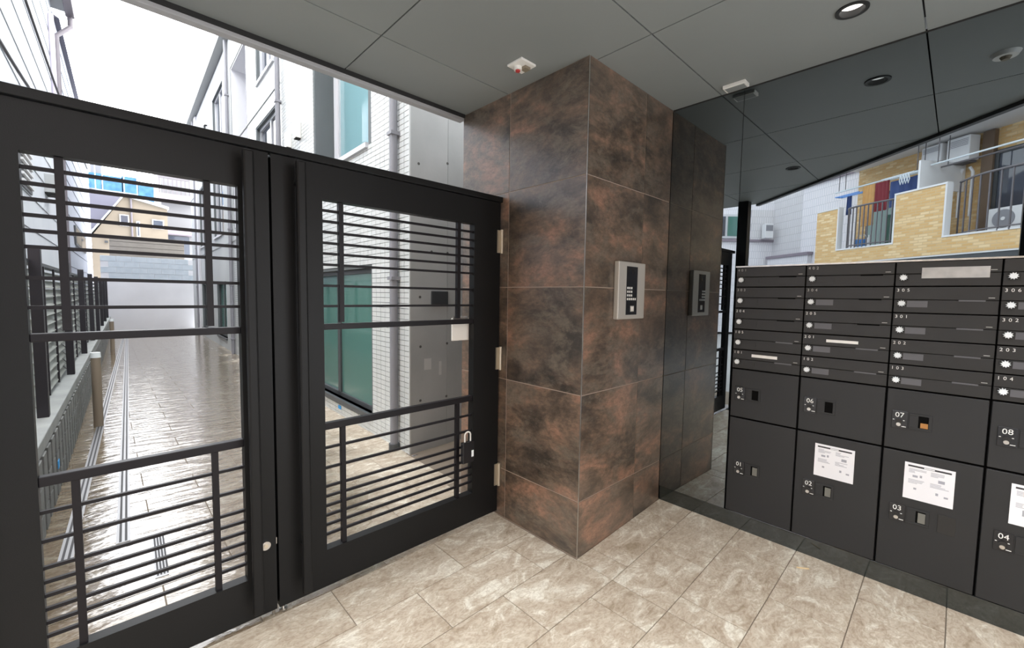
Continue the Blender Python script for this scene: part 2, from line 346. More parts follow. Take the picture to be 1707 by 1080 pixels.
# ================================================================== SETTING
# ---- floor: stone tiles 600 x 300, each its own piece
fl = struct('floor', 'beige mottled stone tile floor of the entrance and alley')
b = MB()
b.prism([(-3.4,-1.6),(-0.005,-3.2),(-0.005,19.5),(-3.4,19.5)], -0.12, -0.004)
b.hexa([(-0.005,-3.2,-0.12),(1.6,-3.2,-0.12),(1.6,2.05,-0.12),(-0.005,2.05,-0.12)], [(-0.005,-3.2,-0.004),(1.6,-3.2,zf(1.6)-0.004),(1.6,2.05,zf(1.6)-0.004),(-0.005,2.05,-0.004)])
b.build('grout_bed', M['grout_fl'], fl)
cache = {}
def tile(x0, x1, y0, y1, m):
    g = 0.0022
    x0 += g; x1 -= g; y0 += g; y1 -= g
    if x1-x0 < 0.012 or y1-y0 < 0.012: return
    sl = round(zf(x1)-zf(x0), 4)
    key = (round(x1-x0,3), round(y1-y0,3), sl, m.name)
    if key not in cache:
        w, d = x1-x0, y1-y0
        t = MB().hexa([(0,0,-0.011),(w,0,-0.011+sl),(w,d,-0.011+sl),(0,d,-0.011)], [(0,0,0),(w,0,sl),(w,d,sl),(0,d,0)])
        cache[key] = t.build('floor_tile', m, fl, bevel=0.0012, loc=(x0, y0, zf(x0)))
    else: clone(cache[key], 'floor_tile', fl, (x0, y0, zf(x0)))
rows = [0.665, 0.365, 0.065, -0.235, -0.535, -0.838, -1.141, -1.442, -1.743, -2.044, -2.345]
loff = [-1.11, -0.805, -0.505, -0.195, -0.50, -0.19, -0.49, -0.20, -0.50, -0.2]     # a short joint in each left-hand row
roff = [0.74, 0.44, 0.74, 0.428, 0.733, 0.43, 0.733, 0.43, 0.733, 0.43]
for i in range(len(rows)-1):
    y1, y0 = rows[i], rows[i+1]
    xs = sorted([-0.005] + [loff[i] + 0.6*k for k in range(-5, 4) if -3.1 < loff[i]+0.6*k < -0.03])
    for a, c in zip(xs[:-1], xs[1:]): tile(a, c, y0, y1, M['floor'])
    ry1 = min(y1, 0.0)
    if ry1 <= y0: continue
    xs = sorted([-0.005, XM+0.02] + [roff[i] + 0.6*k for k in range(-2, 2) if 0.03 < roff[i]+0.6*k < XM])
    for a, c in zip(xs[:-1], xs[1:]): tile(a, c, y0, ry1, M['floor'])
# alley rows; the nearer ones singly, the far ones joined
def alley_rows():
    y = 0.665; k = 0
    while y < 19.3:
        off = -1.41 if k % 2 == 0 else -1.11
        xs = sorted([-2.5] + [off + 0.6*j for j in range(-2, 6)])
        yield y, y+0.3, [x for x in xs if x >= -2.5], k
        y += 0.3; k += 1
far = MB()
for y0, y1, xs, k in alley_rows():
    lim = 0.94 if y0 < 1.95 else 0.62
    for a, c in zip(xs[:-1], xs[1:]):
        if a >= lim: continue
        c = min(c, lim)
        if y0 < 1.0 and a >= -0.01: continue
        if y0 < 1.0: c = min(c, 0.0)
        if y0 < 7.0:
            m = M['wet']
            g = 0.0022
            key = ('al', round(c-a,3), m.name)
            if key not in cache:
                cache[key] = MB().box(0, c-a-2*g, 0, 0.3-2*g, -0.011, 0).build('floor_tile', m, fl, bevel=0.0012, loc=(a+g, y0+g, 0))
            else: clone(cache[key], 'floor_tile', fl, (a+g, y0+g, 0))
        else:
            far.box(a+0.002, c-0.002, y0+0.002, y1-0.002, -0.011, 0)
far.build('far_tiles', M['wet'], fl, kind='stuff')

# ---- street in front of the entrance (seen only in reflections)
s = MB().prism([(-34,-30),(4,-30),(-0.0,-3.25),(-3.4,-1.65),(-3.4,19.6),(-34,19.6)], -0.2, -0.1).build('street', M['asph']); tag(s, 'grey asphalt street outside the entrance', kind='structure')

# ---- ceiling panels on a dark joint grid
SOF = [(0.96, 1.064), (-2.53, 1.064), (-2.53, 0.50), (0.96, -2.97)]     # soffit outline
ce = struct('ceiling', 'grey panelled entrance soffit with dark joints')
MB().prism(SOF[::-1], HC+0.075, HC+0.095).build('joint_backing', M['dark'], ce)
def clip(poly, f):
    out = []
    for i in range(len(poly)):
        p, q = poly[i], poly[(i+1) % len(poly)]; fp, fq = f(p), f(q)
        if fp >= 0: out.append(p)
        if (fp >= 0) != (fq >= 0):
            t = fp/(fp-fq); out.append((p[0]+(q[0]-p[0])*t, p[1]+(q[1]-p[1])*t))
    return out
LIGHTS = ((0.515, -1.006), (-1.046, -0.232))
gx = [0.96, 0.067, -0.848, -1.763, -2.53]; gy = [1.064, 0.626, -0.31, -1.222, -2.137, -3.0]
for i in range(len(gx)-1):
    for j in range(len(gy)-1):
        q = 0.0035
        x1, x0, y1, y0 = gx[i]-q, gx[i+1]+q, gy[j]-q, gy[j+1]+q
        p = [(x0,y0),(x1,y0),(x1,y1),(x0,y1)]
        p = clip(p, lambda v: v[0]+v[1]+2.02)
        for (lx, ly) in LIGHTS:
            if x0 < lx < x1 and y0 < ly < y1:      # a round opening reached by a hairline slit
                k = min(range(len(p)), key=lambda i: (p[i][0]-lx)**2+(p[i][1]-ly)**2); a0 = math.atan2(p[k][1]-ly, p[k][0]-lx)
                hole = [(lx+0.050*math.cos(a0-2*PI*i/28), ly+0.050*math.sin(a0-2*PI*i/28)) for i in range(29)]
                p = p[:k+1] + hole + p[k:]
        if len(p) >= 3: MB().prism(p, HC, HC+0.008).build('ceiling_panel', M['ceil'], ce)
# unseen storey over the entrance, kept low so more sky lights the facade opposite
UP = [(3.0, 1.14), (-2.56, 1.14), (-2.56, 0.48), (3.0, -5.08)]
o = MB().prism(UP[::-1], HC+0.10, 4.6).build('wall_upper', M['roof']); tag(o, 'storey of the building above the entrance soffit', kind='structure')
t = struct('trim_1', 'grey edge trim of the soffit above the gates')
MB().box(-2.54, 0.0, 1.075, 1.125, 2.690, HC+0.097).build('edge_bar', M['trim'], t, bevel=0.003)
MB().box(-2.54, 0.0, 1.064, 1.075, HC-0.02, HC+0.097).build('shadow_gap', M['dark'], t)
t = struct('trim_2', 'dark lip along the street edge of the soffit')
MB().prism([(-2.56,0.50),(-2.53,0.53),(0.99,-2.99),(0.96,-3.02)], HC-0.025, HC+0.098).build('lip', M['frame'], t)

# ---- pillar clad in large rust-brown tiles
pl = struct('pillar', 'square pillar clad in large rust brown tiles between gate and mailboxes')
MB().box(0.003, 0.935, 0.003, 1.079, -0.02, HC+0.004).build('core', M['grout_br'], pl)
zs = [0.0, 0.325, 0.928, 1.525, 2.122, HC]
g = 0.0022
for k in range(5):
    z0, z1 = zs[k], zs[k+1]
    for y0, y1 in ((0.004, 0.602), (0.602, 1.084)):
        MB((0, y0, z0)).box(0.0, 0.0028, y0+g, y1-g, z0+g, z1-g).build('wall_tile', M['pillar'], pl, bevel=0.0012, loc=(0, y0, z0))
    for x0, x1 in ((0.004, 0.594), (0.594, 0.938)):
        MB((x0, 0, z0)).box(x0+g, x1-g, 0.0, 0.0028, z0+g, z1-g).build('wall_tile', M['pillar'], pl, bevel=0.0012, loc=(x0, 0, z0))
    MB((0.3, 1.084, z0)).box(0.004, 0.938, 1.074, 1.084, z0+g, z1-g).build('wall_tile', M['pillar'], pl, loc=(0.3, 1.084, z0))
MB().box(-0.001, 0.0028, -0.001, 0.0028, 0.0, HC).build('corner_strip', M['steel'], pl)

# ---- wall on the right: solid behind the mirror and the mailboxes
o = MB()
o.box(0.965, 1.4, -0.44, 2.0, 0.0, HC+0.02); o.box(0.965, 1.4, -3.4, -0.44, 1.70, HC+0.02); o.box(1.27, 1.4, -3.4, -0.44, 0.0, 1.70)
o = o.build('wall_right', M['edge']); tag(o, 'solid wall behind the mirror panels and mailboxes', kind='structure')
o = MB().box(XM+0.006, 1.26, -3.2, -0.001, 0.02, 0.139).build('baseboard_right', M['plinth'], bevel=0.002); tag(o, 'polished black stone plinth under the mailboxes', kind='structure')

# mirror panels
mp_ = thing('mirror_panel', 'tall smoked mirror panel beside the brown pillar', 'mirror', (XM, -0.22, 0.14))
MB(mp_.location).box(XM, XM+0.006, -0.4405, -0.001, 0.141, HC-0.006).build('glass', M['mirror'], mp_)
MB(mp_.location).box(XM+0.006, XM+0.024, -0.4405, -0.001, 0.141, HC-0.006).build('backing', M['edge'], mp_)
mp2 = thing('mirror_panel', 'wide smoked mirror panel above the mailboxes', 'mirror', (XM, -1.8, 1.67))
MB(mp2.location).box(XM, XM+0.006, -3.2, -0.4435, 1.672, HC-0.006).build('glass', M['mirror'], mp2)
MB(mp2.location).box(XM+0.006, XM+0.024, -3.2, -0.4435, 1.672, HC-0.006).build('backing', M['edge'], mp2)
MB(mp2.location).box(XM-0.006, XM+0.024, -3.2, -0.4435, 1.664, 1.672).build('bottom_channel', M['steel'], mp2)
o = MB().box(XM-0.003, XM+0.01, -3.2, -0.001, HC-0.007, HC).build('trim_3', M['dark']); tag(o, 'thin black strip along the top of the mirror', kind='structure')

# ================================================================== MAILBOXES AND PARCEL LOCKERS
FX = 0.933
cy = [-0.448, -0.808, -1.176, -1.522, -1.884]           # column edges
rz = [1.047, 1.165, 1.289, 1.4175, 1.545, 1.664]        # row edges of the mailboxes
nums = [['401','402','403','404'], ['303','304','305','306'], ['204','205','301','302'], ['105','201','202','203'], ['101','102','103','104']]
rowname = ['top', 'second', 'third', 'fourth', 'fifth']
def mailbox(n, c, r):
    y0, z0 = cy[c], rz[4-r]; w = cy[c]-cy[c+1]; h = rz[5-r]-z0
    lab = 'black mailbox %s in the %s row, %s column from the pillar' % (n, rowname[r], rowname[1:2][0] if c == 1 else ['first','second','third','fourth'][c])
    if n == '404': lab = 'black top row mailbox at the frame edge, its number out of sight'
    if n == '403': lab = 'black top row mailbox with wide grey tape across its front'
    t = thing('mailbox', lab, 'mailbox', (FX, y0, z0), 0, 'mailboxes in five rows on the right wall')
    gp = 0.0028
    MB().box(0.006, 0.30, -w+0.0012, -0.0012, 0.001, h-0.001).build('body', M['recess'], t)
    mz = h*0.505
    MB().box(0, 0.012, -w+gp, -gp, mz+0.0012, h-gp).build('upper_flap', M['box'], t, bevel=0.0016)
    MB().box(0.0015, 0.012, -w+gp, -gp, gp, mz-0.0012).build('lower_door', M['box'], t, bevel=0.0016)
    k = w/0.362
    MB().box(-0.0012, 0.004, -0.318*k, -0.232*k, mz-0.0055, mz+0.0015).build('mail_slot', M['recess'] if (c < 2 and r < 3) else M['name'], t)
    MB().box(-0.0006, 0.002, -0.127*k, -0.052*k, mz-0.036, mz-0.006).build('name_plate', M['name'] if not (c == 0 or r == 0) else M['box'], t)
    d = MB().cyl((0.0, 0, 0), (-0.004, 0, 0), 0.0185, 24).build('dial_ring', M['black'], t, loc=(0.0, -0.031, h*0.36))
    MB().cyl((-0.004, 0, 0), (-0.015, 0, 0), 0.0170, 20, 0.0150, star=0.66).build('dial', M['dial'], d)
    if n not in ('403', '404'): text('number', n, 0.021, M['ink'] if r > 1 or c > 1 else M['ink_dim'], t, (-0.0012, -0.010, h-0.0185), '-x', 1.75)
    MB().box(-0.0008, 0.001, -0.346*k, -0.326*k, mz+0.010, mz+0.013).build('mark', M['ink_dim'], t)
    return t
for r in range(5):
    for c in range(4): mailbox(nums[r][c], c, r)
def locker(n, c, z0, z1, upper):
    y0 = cy[c]; w = cy[c]-cy[c+1]; h = z1-z0
    slotdesc = {'05': 'empty dark slot', '06': 'empty black slot', '07': 'orange card in its slot', '08': 'number plate at the frame edge', '01': 'grey card in its slot',
                '02': 'notice above its slot', '03': 'notice and a blank cover plate', '04': 'half seen notice above its plate'}[n]
    t = thing('parcel_locker', '%s black parcel locker numbered %s with %s' % ('upper' if upper else 'tall', n, slotdesc), 'locker', (FX, y0, z0), 0, 'parcel lockers under the mailboxes')
    gp = 0.004
    MB().box(0.008, 0.31, -w+0.0012, -0.0012, 0.001, h-0.001).build('body', M['recess'], t)
    MB().box(0, 0.018, -w+gp, -gp, gp, h-gp).build('door', M['locker'], t, bevel=0.003)
    px, pz = (0.026, 0.107) if upper else (0.042, 0.247)
    p = MB().box(-0.004, 0.0, -0.058, 0, 0, 0.086).build('number_plate', M['plate'], t, bevel=0.0015, loc=(0, -px, pz))
    text('number', n, 0.034, M['ink'], p, (-0.0048, -0.029, 0.066), '-x', 1.0, 'CENTER')
    MB().cyl((-0.004, -0.027, 0.021), (-0.013, -0.027, 0.021), 0.0085, 16).build('knob', M['steel'], p, smooth=True)
    MB().cyl((-0.004, -0.027, 0.034), (-0.009, -0.027, 0.034), 0.012, 14).build('knob_collar', M['black'], p)
    m = MB(); m.box(-0.0046, -0.003, -0.011, -0.005, 0.040, 0.043); m.box(-0.0046, -0.003, -0.048, -0.042, 0.040, 0.043); m.box(-0.0046, -0.003, -0.054, -0.038, 0.010, 0.013)
    m.build('mark', M['ink'], p)
    sx = px + 0.063
    f = MB()
    w2 = 0.080
    f.box(-0.004, 0.0, -w2, 0, 0, 0.010); f.box(-0.004, 0.0, -w2, 0, 0.068, 0.077); f.box(-0.004, 0.0, -0.033, 0, 0.010, 0.068); f.box(-0.004, 0.0, -w2, -w2+0.012, 0.010, 0.068)
    sf = f.build('slot_frame', M['locker'], t, bevel=0.0012, loc=(0, -sx, pz+0.006))
    MB().box(-0.0008, 0.0002, -w2+0.012, -0.033, 0.010, 0.068).build('slot', M['recess'], sf)
    cardm = {'07': M['orange'], '01': M['card'], '02': M['card'], '03': M['card']}.get(n)
    if cardm:
        MB().box(-0.0022, -0.0009, -w2+0.013, -0.041, 0.013 if n != '07' else 0.012, 0.062 if n != '07' else 0.036).build('card', cardm, sf)
    if n == '03':
        MB().box(-0.003, 0.0, -0.060, 0, 0, 0.088).build('blank_cover', M['box'], t, bevel=0.0015, loc=(0, -0.213, pz))
    return t
for c in range(4):
    locker(['05','06','07','08'][c], c, 0.744, 1.046, True)
    locker(['01','02','03','04'][c], c, 0.142, 0.743, False)
# printed notices on the tall lockers
def notice(y0, z1, label, v):
    t = thing('notice', label, 'notice', (FX-0.0012, y0, z1-0.178), 0, 'white user notices on the tall lockers')
    w, h = 0.172, 0.178
    MB().box(-0.0008, 0.0, -w, 0, 0, h).build('sheet', M['paper'], t)
    p = MB(); p.box(-0.0013, -0.0007, -w+0.012, -0.012, h-0.019, h-0.011); p.build('title_bar', M['print'], t)
    p = MB(); p.box(-0.0016, -0.0012, -w/2-0.018, -w/2+0.018, h-0.0175, h-0.0125); p.build('title', M['paper'], t)
    rnd = random.Random(v); q = MB()
    for col in (0.016, 0.092):
        z = h-0.028
        for blk in range(2):
            for ln in range(4):
                q.box(-0.0012, -0.0007, -col-0.018-rnd.random()*0.045, -col, z-0.0022, z); z -= 0.0055
            if blk == 0: z -= 0.030
            else: z -= 0.026
            if z < 0.012: break
    q.build('print', M['print_g'], t)
    q = MB()
    for (cx, cz, sw, sh) in (((0.030, 0.110, 0.018, 0.010), (0.055, 0.112, 0.008, 0.012), (0.118, 0.106, 0.022, 0.014), (0.036, 0.050, 0.010, 0.009), (0.112, 0.045, 0.009, 0.012), (0.140, 0.040, 0.014, 0.008)) if v != 3 else ((0.036, 0.128, 0.030, 0.024), (0.036, 0.045, 0.030, 0.026), (0.12, 0.1, 0.02, 0.02))):
        q.box(-0.0013, -0.0007, -cx-sw, -cx, cz, cz+sh)
    q.build('picture', M['print_g'], t)
notice(-0.899, 0.690, 'white printed notice stuck on the second tall locker from the pillar', 1)
notice(-1.263, 0.694, 'white printed notice above the blank cover plate on a tall locker', 2)
notice(-1.602, 0.698, 'half seen white notice cut off by the frame edge', 3)
o = MB().box(-0.001, 0, -0.216, 0, 0, 0.050).build('tape_strip', M['tape'], loc=(FX-0.0016, -1.270, 1.583)); tag(o, 'wide strip of shiny grey tape across a top row mailbox', 'tape')
o = MB().box(-0.001, 0, -0.135, 0, 0, 0.015).build('tape_strip', M['wtape'], loc=(FX-0.0006, -0.918, 1.248)); tag(o, 'narrow white tape label on a mailbox in the second column, nearer the frame edge', 'tape')
o = MB().box(-0.001, 0, -0.135, 0, 0, 0.017).build('tape_strip', M['wtape'], loc=(FX-0.0006, -0.557, 1.125)); tag(o, 'narrow white tape label on the lowest mailbox of the column beside the pillar', 'tape')

# ================================================================== GATES
def bar_h(x0, x1, z, r=0.006): return MB().box(0, x1-x0, -r, r, -r, r)
BZ_T = [1.858, 1.808, 1.758, 1.707, 1.657, 1.605, 1.505, 1.408]
BZ_L = [0.718, 0.618, 0.525, 0.475, 0.427, 0.379, 0.331, 0.283]
def gate(label, x0, x1, ox0, ox1, uprights, hx, dirn):
    # x0..x1 leaf, ox0..ox1 opening; local origin on the floor at the hinge side
    t = thing('gate', label, 'gate', (x1 if dirn > 0 else x0, GY, 0), 0, 'pair of black gates')
    L = t.location; T = 0.05
    f = MB(L); z0, z1 = 0.030, 2.062; oz0, oz1 = 0.215, 1.905
    for (a, c, d, e) in ((x0, ox0, z0, z1), (ox1, x1, z0, z1), (ox0, ox1, z0, oz0), (ox0, ox1, oz1, z1)): f.box(a, c, GY, GY+T, d, e)
    f.build('frame', M['gate'], t)
    yc = GY + 0.022
    w = ox1-ox0
    src = None
    for z in BZ_T + BZ_L:
        p = (ox0-L[0], yc-L[1], z)
        if src is None: src = bar_h(0, w, 0).build('bar', M['gate_bar'], t, loc=p)
        else: clone(src, 'bar', t, p)
    for z, r in ((1.309, 0.014), (0.826, 0.017)):
        MB().box(0, w, -0.016, 0.016, -r, r).build('rail', M['gate_bar'], t, bevel=0.003, loc=(ox0-L[0], yc-L[1], z))
    for ux in uprights:
        MB().box(-0.011, 0.011, -0.012, 0.012, 0, 0.573).build('upright', M['gate_bar'], t, loc=(ux-L[0], yc-L[1], 1.33))
        MB().box(-0.011, 0.011, -0.012, 0.012, 0, 0.594).build('upright', M['gate_bar'], t, loc=(ux-L[0], yc-L[1], 0.215))
    hb = MB(); yy = -0.062
    hb.box(-0.020, 0.020, yy-0.014, yy+0.014, 0.085, 2.040)
    h = hb.build('handle', M['gate'], t, bevel=0.008, loc=(hx-L[0], 0, 0))
    s = MB()
    for zz in (0.30, 1.95): s.cyl((0, yy+0.012, zz), (0, 0.002, zz), 0.010, 12)
    s.build('standoff', M['gate'], h)
    return t
gr = gate('wide right-hand black metal gate leaf hinged to the brown pillar', -1.338, -0.012, -1.125, -0.222, (-1.034, -0.330), -1.237, 1)
gl = gate('narrow left-hand black metal gate leaf with round lock', -2.165, -1.348, -2.052, -1.462, (-1.966, -1.564), -1.436, -1)
# hinges on the pillar side
for z in (1.741, 0.985, 0.205):
    hg = MB(); hg.cyl((-0.004, -0.012, 0), (-0.004, -0.012, 0.152), 0.011, 14); hg.box(-0.036, -0.012, -0.006, 0.0, 0.004, 0.148)
    hg.build('hinge', M['hinge'], gr, loc=(0.012-0.004, 0, z), smooth=True)
MB().box(0.800, 0.835, 0.051, 0.057, 0.03, 2.06).build('meeting_strip', M['gate'], gl)
lk = MB().cyl((0, 0, 0), (0, -0.014, 0), 0.019, 24).build('lock_cylinder', M['steel'], gl, smooth=True, loc=(-1.392+2.165, 0, 0.349))
MB().cyl((0, -0.014, 0), (0, -0.017, 0), 0.009, 16).build('key_way', M['hinge'], lk)
MB().box(-0.004, 0.0, 0.012, 0.03, 0.33, 0.36).build('strike', M['steel'], gl, loc=(0.823, 0, 0))
db = MB().cyl((0, 0, 0.012), (0, 0, 0.06), 0.007, 12).build('drop_bolt', M['steel'], gr, loc=(-1.308, 0.018, 0), smooth=True)
MB().cyl((0, 0, 0.0), (0, 0, 0.012), 0.017, 18).build('bolt_socket', M['steel'], db, smooth=True)
MB().cyl((0, 0, 0.0), (0, 0, 0.055), 0.006, 12).build('drop_rod', M['steel'], gl, loc=(0.805, 0.02, 0), smooth=True)
# header over both leaves and end post
o = MB((-1.0, GY, 2.066)).box(-2.23, -0.002, GY-0.012, GY+0.055, 2.066, 2.100).build('gate_header', M['gate'], bevel=0.003, loc=(-1.0, GY, 2.066)); tag(o, 'black header rail running over both gate leaves', 'rail')
gp = thing('gate_post', 'black steel post at the street end of the gates', 'post', (-2.295, 0.59, 0))
MB().box(-0.06, 0.06, -0.06, 0.06, 0, HC-0.002).build('shaft', M['gate'], gp, bevel=0.004)
MB().box(-0.09, 0.09, -0.08, 0.08, 0, 0.012).build('base_plate', M['gate'], gp)
o = MB().box(-0.03, 0.03, -0.03, 0.03, 0, HC-0.002).build('soffit_post', M['gate'], bevel=0.004, loc=(-0.315, -1.665, zf(0))); tag(o, 'slim black post at the street edge, seen in the mirror', 'post')
# padlock on the right gate
pd = thing('padlock', 'dark key box padlock hanging on the bars of the right gate', 'padlock', (-0.285, GY-0.006, 0.440))
MB().box(-0.045, 0.045, -0.036, -0.008, 0.0, 0.132).build('body', M['plate'], pd, bevel=0.006)
MB().tube([(-0.022, -0.022, 0.128)] + [(-0.022*math.cos(a), -0.022 + 0.0, 0.172+0.020*math.sin(a)) for a in [PI*k/8 for k in range(9)]] + [(0.022, -0.022, 0.128)], 0.0045, 10).build('shackle', M['white'], pd, smooth=True)
MB().box(0.020, 0.036, -0.038, -0.0355, 0.035, 0.075).build('cover_tab', M['dial'], pd)
# white plate on the back of the right gate
wp = thing('sign_plate', 'white plate fixed on the back of the right gate rail', 'sign', (-0.283, GY+0.053, 1.19))
MB().box(-0.064, 0.064, 0.0, 0.012, 0.0, 0.140).build('plate', M['white'], wp, bevel=0.003)
MB().box(-0.060, 0.050, -0.006, 0.0, 0.118, 0.150).build('bracket', M['steel'], wp)

# ================================================================== FITTINGS
ic = thing('intercom', 'silver door entry intercom with keypad on the brown pillar', 'intercom', (0.436, 0.0, 1.342))
MB().box(-0.150, 0.150, -0.032, 0.0, 0.0, 0.341).build('housing', M['icom'], ic, bevel=0.005)
pn = MB().box(-0.066, 0.058, -0.0335, -0.030, 0.025, 0.315).build('panel', M['plate'], ic, bevel=0.002)
k = 0
for rr in range(4):
    for cc in range(3 if rr < 3 else 5):
        MB().box(-0.006, 0.006, -0.002, 0, -0.0065, 0.0065).build('key', M['ink'], pn, loc=(-0.052+cc*0.0215, -0.0335, 0.186-rr*0.022))
MB().box(-0.022, 0.018, -0.0025, 0, -0.018, 0.018).build('call_button', M['steel'], pn, bevel=0.002, loc=(0.004, -0.0335, 0.062))
MB().box(-0.018, 0.012, -0.0035, -0.0024, -0.014, 0.014).build('button_face', M['white'], pn, loc=(0.004, -0.0335, 0.062))
MB().cyl((0.0, -0.0335, 0.28), (0, -0.0345, 0.28), 0.012, 18).build('camera_eye', M['black'], pn)

def downlight(x, y, label, glow=True):
    t = thing('downlight', label, 'lamp', (x, y, HC), 0, 'recessed downlights in the soffit')
    b = MB(); b.ring((0,0), 0.046, 0.060, -0.006, 0.0); b.build('ring', M['black'], t, smooth=True)
    b = MB(); b.ring((0,0), 0.0455, 0.0495, -0.003, 0.070, 28); b.build('baffle', M['black'], t, smooth=True)
    MB().cyl((0,0,0.022), (0,0,0.028), 0.0452, 24).build('lens', M['lens'], t)
    return t
downlight(0.515, -1.006, 'black ringed downlight in the soffit in front of the mailboxes')
downlight(-1.046, -0.232, 'black ringed downlight in the soffit near the gates, seen in the mirror')
sd = thing('ceiling_sensor', 'small pale round sensor on the soffit, seen dimly in the mirror', 'sensor', (0.42, -1.49, HC))
MB().cyl((0,0,0), (0,0,-0.018), 0.055, 24, 0.045).build('base', M['white'], sd, smooth=True)
MB().cyl((0,0,-0.018), (0,0,-0.032), 0.022, 18, 0.015).build('dome', M['bronze'], sd, smooth=True)
al = thing('ceiling_alarm', 'square white ceiling call point with red button near the pillar', 'alarm', (-0.183, 0.322, HC), 0.0)
MB().box(-0.056, 0.056, -0.056, 0.056, -0.012, 0.0).build('base', M['white'], al, bevel=0.003)
MB().cyl((-0.012, 0.016, -0.012), (-0.012, 0.016, -0.030), 0.022, 20).build('collar', M['white'], al, smooth=True)
MB().cyl((-0.012, 0.016, -0.030), (-0.012, 0.016, -0.037), 0.013, 18).build('button', M['red'], al, smooth=True)
MB().box(0.000, 0.040, -0.030, 0.010, -0.026, -0.012).build('cover', M['bronze'], al, bevel=0.002)
cb = thing('ceiling_box', 'small white rectangular box on the soffit touching the mirror', 'box', (0.857, -0.42, HC))
MB().box(-0.037, 0.037, -0.062, 0.062, -0.020, 0.0).build('case', M['white'], cb, bevel=0.003)
MB().box(-0.026, 0.030, -0.052, 0.052, -0.0215, -0.0195).build('lid', M['ceil'], cb)
o = MB().obox((0,0,0), (0.030, 0.004, 0.0015), Matrix.Rotation(-0.95, 3, 'Z')).build('straw', M['straw'], loc=(0.795, -0.903, zf(0.795)+0.002)); tag(o, 'pale sliver of straw lying on the floor tiles', 'litter')

# ================================================================== ALLEY
AR = -0.026                                    # the alley runs very slightly clockwise of the gates
def AL(x, y): return (0.105 + x + 0.026*y, 2.0 + y - 0.026*x)    # alley frame to world
# concrete end wall of the building, faced by the pillar
cw = struct('wall_back', 'grey fair faced concrete wall behind the gates', (0.105, 2.0, 0), AR)
MB().box(0.012, 1.6, 0.010, 0.5, -0.05, 7.2).build('core', M['dark'], cw)
for x0, x1 in ((0.0, 0.40), (0.40, 1.30)):
    for z0, z1 in ((-0.02, 1.93), (1.93, 3.75), (3.75, 5.6), (5.6, 7.2)):
        MB((x0, 0, z0)).box(x0+0.0015, x1-0.0015, 0.0, 0.012, z0+0.0015, z1-0.0015).build('concrete_panel', M['conc'], cw, bevel=0.001, loc=(x0, 0, z0))
src = None
for x in (0.10, 0.62):
    pass
for (x, z) in ((0.095, 1.447), (0.41-0.02, 1.867), (0.10, 0.991), (0.39, 1.004), (0.10, 0.488), (0.385, 0.488), (0.215, 1.866), (0.08, 2.634), (0.385, 2.70)):
    p = (x+0.01, 0, z)
    if src is None: src = MB().cyl((0, -0.0008, 0), (0, 0.004, 0), 0.0125, 14).build('tie_hole', M['conc_hole'], cw, loc=p)
    else: clone(src, 'tie_hole', cw, p)
for x0, x1, z0, z1 in ((0.15, 0.225, 0.770, 0.875), (0.31, 0.338, 0.706, 0.837)):
    MB().box(x0, x1, -0.0012, 0.002, z0, z1).build('patch', M['patch'], cw)
o = thing('wall_box', 'dark grey flush box on the concrete wall behind the gates', 'box', (0.415, 1.99, 1.38))
MB().box(-0.095, 0.095, -0.012, 0.0, 0.0, 0.125).build('lid', M['frame'], o, bevel=0.008)
MB().box(-0.085, 0.085, -0.010, 0.002, 0.006, 0.119).build('case', M['dark'], o)

# white tiled apartment block along the right of the alley
ap = thing('apartment_building', 'white tiled apartment block along the right side of the alley', 'building', (0.105, 2.0, 0), AR)
#       b0    b1    z0    z1   kind
HOL = [(0.82, 2.95, 0.20, 1.74, 'door'), (0.87, 2.50, 3.01, 5.3, 'tall'), (4.15, 5.72, 2.95, 4.46, 'win'), (4.42, 5.62, 5.22, 6.85, 'win'),
       (6.55, 8.10, 2.9, 6.42, 'recess'), (9.15, 10.75, 5.15, 6.55, 'win'), (9.45, 11.0, 2.95, 4.75, 'win'), (9.35, 10.85, 0.28, 1.73, 'door'),
       (12.5, 13.95, 2.9, 4.7, 'win'), (12.75, 13.95, 0.28, 1.73, 'door'), (4.3, 5.75, 0.28, 1.73, 'door'), (12.0, 12.5, 5.9, 6.4, 'win')]
def holed(bm, b0, b1, z0, z1, holes, a0, a1):
    bs = sorted({b0, b1} | {v for h in holes for v in h[:2] if b0 < v < b1}); zs_ = sorted({z0, z1} | {v for h in holes for v in h[2:4] if z0 < v < z1})
    for i in range(len(bs)-1):
        for j in range(len(zs_)-1):
            mb, mz = (bs[i]+bs[i+1])/2, (zs_[j]+zs_[j+1])/2
            if any(h[0] < mb < h[1] and h[2] < mz < h[3] for h in holes): continue
            bm.box(a0, a1, bs[i], bs[i+1], zs_[j], zs_[j+1])
wb = MB(); holed(wb, 0.013, 16.4, -0.05, 7.15, HOL, 0.008, 0.25); wb.build('wall', M['wgrout'], ap)
# glazed tiles: real pieces set on the grout, near stretch
tl = MB(); tw, th, gpp = 0.098, 0.0485, 0.005
z = -0.02; r = 0
while z < 7.1:
    bq = 0.0
    while bq < 8.2:
        b0_, b1_, z0_, z1_ = bq+gpp/2, bq+tw-gpp/2, z+gpp/2, z+th-gpp/2
        if not any(h[0] < b1_-0.004 and h[1] > b0_+0.004 and h[2] < z1_-0.004 and h[3] > z0_+0.004 for h in HOL):
            n = len(tl.v)
            x = 0.0
            tl.v += [(x,b0_,z0_),(x,b1_,z0_),(x,b1_,z1_),(x,b0_,z1_),(0.009,b0_,z0_),(0.009,b1_,z0_),(0.009,b1_,z1_),(0.009,b0_,z1_)]
            tl.f += [(n+3,n+2,n+1,n),(n,n+1,n+5,n+4),(n+1,n+2,n+6,n+5),(n+2,n+3,n+7,n+6),(n+3,n,n+4,n+7)]
        bq += tw
    z += th; r += 1
